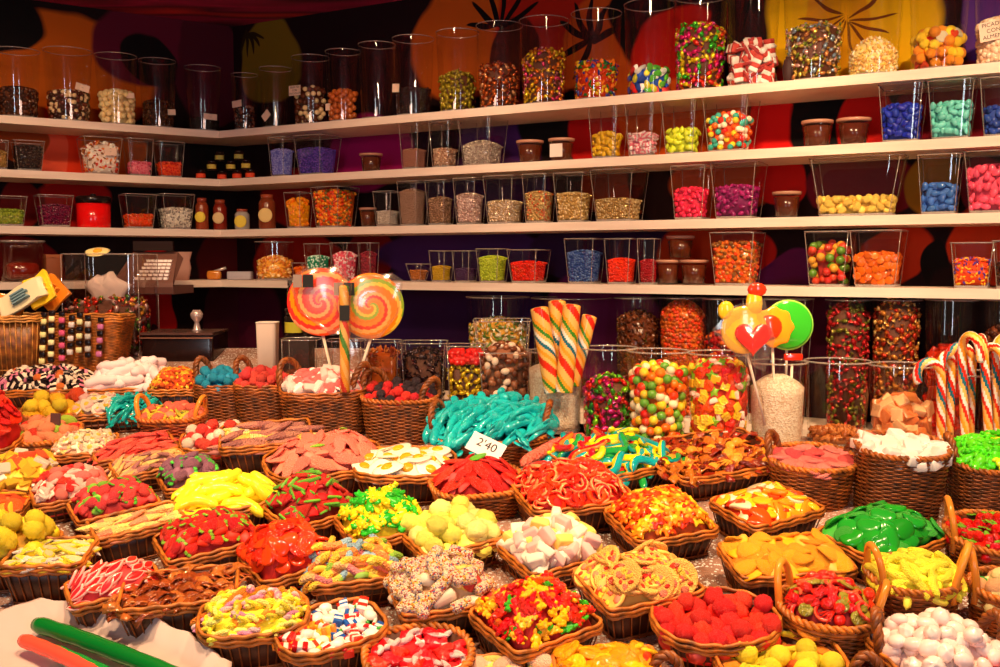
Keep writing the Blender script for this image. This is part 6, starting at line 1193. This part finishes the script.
# dark scale with chrome knob
a = at(140, 363, 3.35); b = at(212, 334, 3.35); o = link('counter_scale', None, Matrix.Translation(((a.x + b.x) / 2, 3.46, a.z - .05)), None, 'dark glass-fronted scale behind the marshmallow logs', 'scale'); ww = (b.x - a.x) / 2; hh = b.z - a.z + .05
part('housing', MB().add(*rbox((0, 0, hh / 2), (ww * 2, .2, hh), 20, 24, 10)), mat((34, 16, 14), 'gloss'), o); part('weighing_plate', MB().add(*box((-ww, -.105, hh - .004), (ww, .1, hh + .004))), mat((120, 84, 74), 'foil'), o, False)
part('front_trim', MB().add(*box((-ww, -.106, hh - .016), (ww, -.1, hh - .012))), mat((190, 130, 100), 'foil'), o, False)
part('support_column', MB().add(*box((-.1, -.08, -.6), (.1, .1, .01))), mat((30, 14, 12), 'matte'), o, False)
single('chrome_finial', MB().add(*lathe([(.02, 0), (.012, .006), (.008, .03), (.02, .045), (.022, .058), (.012, .072)], 16)), mat((225, 200, 190), 'foil'), 'small chrome knob standing on the dark scale', 'ornament', Matrix.Translation((at(197, 330, 3.46).x, 3.46, a.z - .05 + hh + .004)))
# white carton, glass block jar, black pots
q = at(268, 350, 3.1); o = link('white_carton', None, Matrix.Translation((q.x, 3.1, table_z(3.1))), None, 'tall open white carton behind the pink-red balls', 'box')
V, F = loft([[(x * s, y * s, z) for x, y in loop(.03, .03, 9, 24)] for s, z in ((.9, 0), (1.05, .2))], True); part('carton_body', MB().add(V, F), mat((250, 225, 205), 'matte'), o); part('rim', MB().add(*tube([(x * 1.05, y * 1.05, .2) for x, y in loop(.03, .03, 9, 24)], .002, 5, True)), mat((250, 235, 220), 'matte'), o)
JT(281, 323, 338, 390, 'box', 'squat thick glass block jar behind the pink and white strawberries', S(.02, [(110, 50, 30)], 'dark brown sweets in the squat glass jar'), .35, taper=.97, Y=3.05)
for z, lb, cc in ((.0, 'lower of two black pots with a yellow label behind the glass jar', .095), (.1, 'upper of two black pots with a yellow label behind the glass jar', .085)):
    q = at(296, 338, 3.2); o = link('black_pot', None, Matrix.Translation((q.x, 3.2, q.z + z)), None, lb, 'pot'); r = .036 - .1 * z
    part('pot_body', MB().add(*lathe([(r * .9, 0), (r, .006), (r, cc * .7), (r * .8, cc * .8)], 20)), mat((34, 26, 20), 'gloss'), o); part('lid', MB().add(*lathe([(r * .95, cc * .8), (r * .96, cc)], 20)), mat((22, 18, 16), 'gloss'), o)
    part('yellow_label', MB().add(*loft([[(r * 1.03 * math.cos(t), r * 1.03 * math.sin(t), zz) for t in [PI * 1.15 + PI * .6 * i / 8 for i in range(9)]] for zz in (cc * .2, cc * .55)])), mat((190, 180, 40), 'matte'), o)
q = at(296, 338, 3.2); single('pot_stand', MB().add(*box((-.05, -.05, 0), (.05, .05, q.z - table_z(3.2)))), mat((50, 24, 20), 'matte'), 'dark block under the two black pots', 'stand', Matrix.Translation((q.x, 3.2, table_z(3.2) - .0)), smooth=False)
# plastic-lined tray with long jelly tubes, lower left
def tp(px, py, l=0): return on_table(px, py, l)
pts = [(-40, 660), (30, 628), (90, 628), (140, 640), (190, 664), (230, 694), (220, 770), (-60, 770)]
o = link('plastic_tray', None, Matrix.Translation(tp(60, 690)), None, 'white plastic-lined tray of long jelly tubes at the lower left corner', 'tray'); base = o.location
mb = MB(); rings = []
for s, l in ((1.0, .004), (1.02, .05), (.96, .055), (.86, .02), (.4, .015)):
    c = np.mean(np.array(pts), 0); rg = []
    for i in range(40):
        u = i / 40 * len(pts); k = int(u); f = u - k; p = np.array(pts[k]) * (1 - f) + np.array(pts[(k + 1) % len(pts)]) * f; p = c + (p - c) * s
        rg.append(tuple(tp(p[0], p[1], 0) + Vector((0, 0, l + (.004 * math.sin(i * 2.3) if s > .8 else 0))) - base))
    rings.append(rg)
part('plastic_sheet', MB().add(*loft(rings, True, True)), mat((218, 192, 182), 'matte'), o)
def jelly_tube(p0, pm, p1, r, c, label, hl=.04):
    a, m_, b = tp(*p0, hl), tp(*pm, hl + .005), tp(*p1, hl); path = [a * (1 - t) ** 2 + m_ * 2 * t * (1 - t) + b * t * t for t in [i / 22 for i in range(23)]]
    n = 23; V, F, mi = tube(path, [r * .8] + [r * (1 + .04 * math.sin(i * 1.7)) for i in range(n - 2)] + [r * .8], 14); single('jelly_tube', MB().add(V, F), mat(c, 'gloss'), label, 'candy', None, 'long jelly tubes')
jelly_tube((36, 624), (90, 640), (210, 690), .0145, (10, 120, 40), 'long thick dark green jelly tube on top of the tray')
jelly_tube((50, 650), (110, 672), (190, 720), .012, (18, 140, 50), 'second dark green jelly tube beneath the first')
jelly_tube((22, 640), (60, 652), (130, 690), .012, (245, 90, 65), 'long coral jelly tube beside the green ones')
print("CANDIES", NC[0], "OBJ", len(bpy.data.objects))
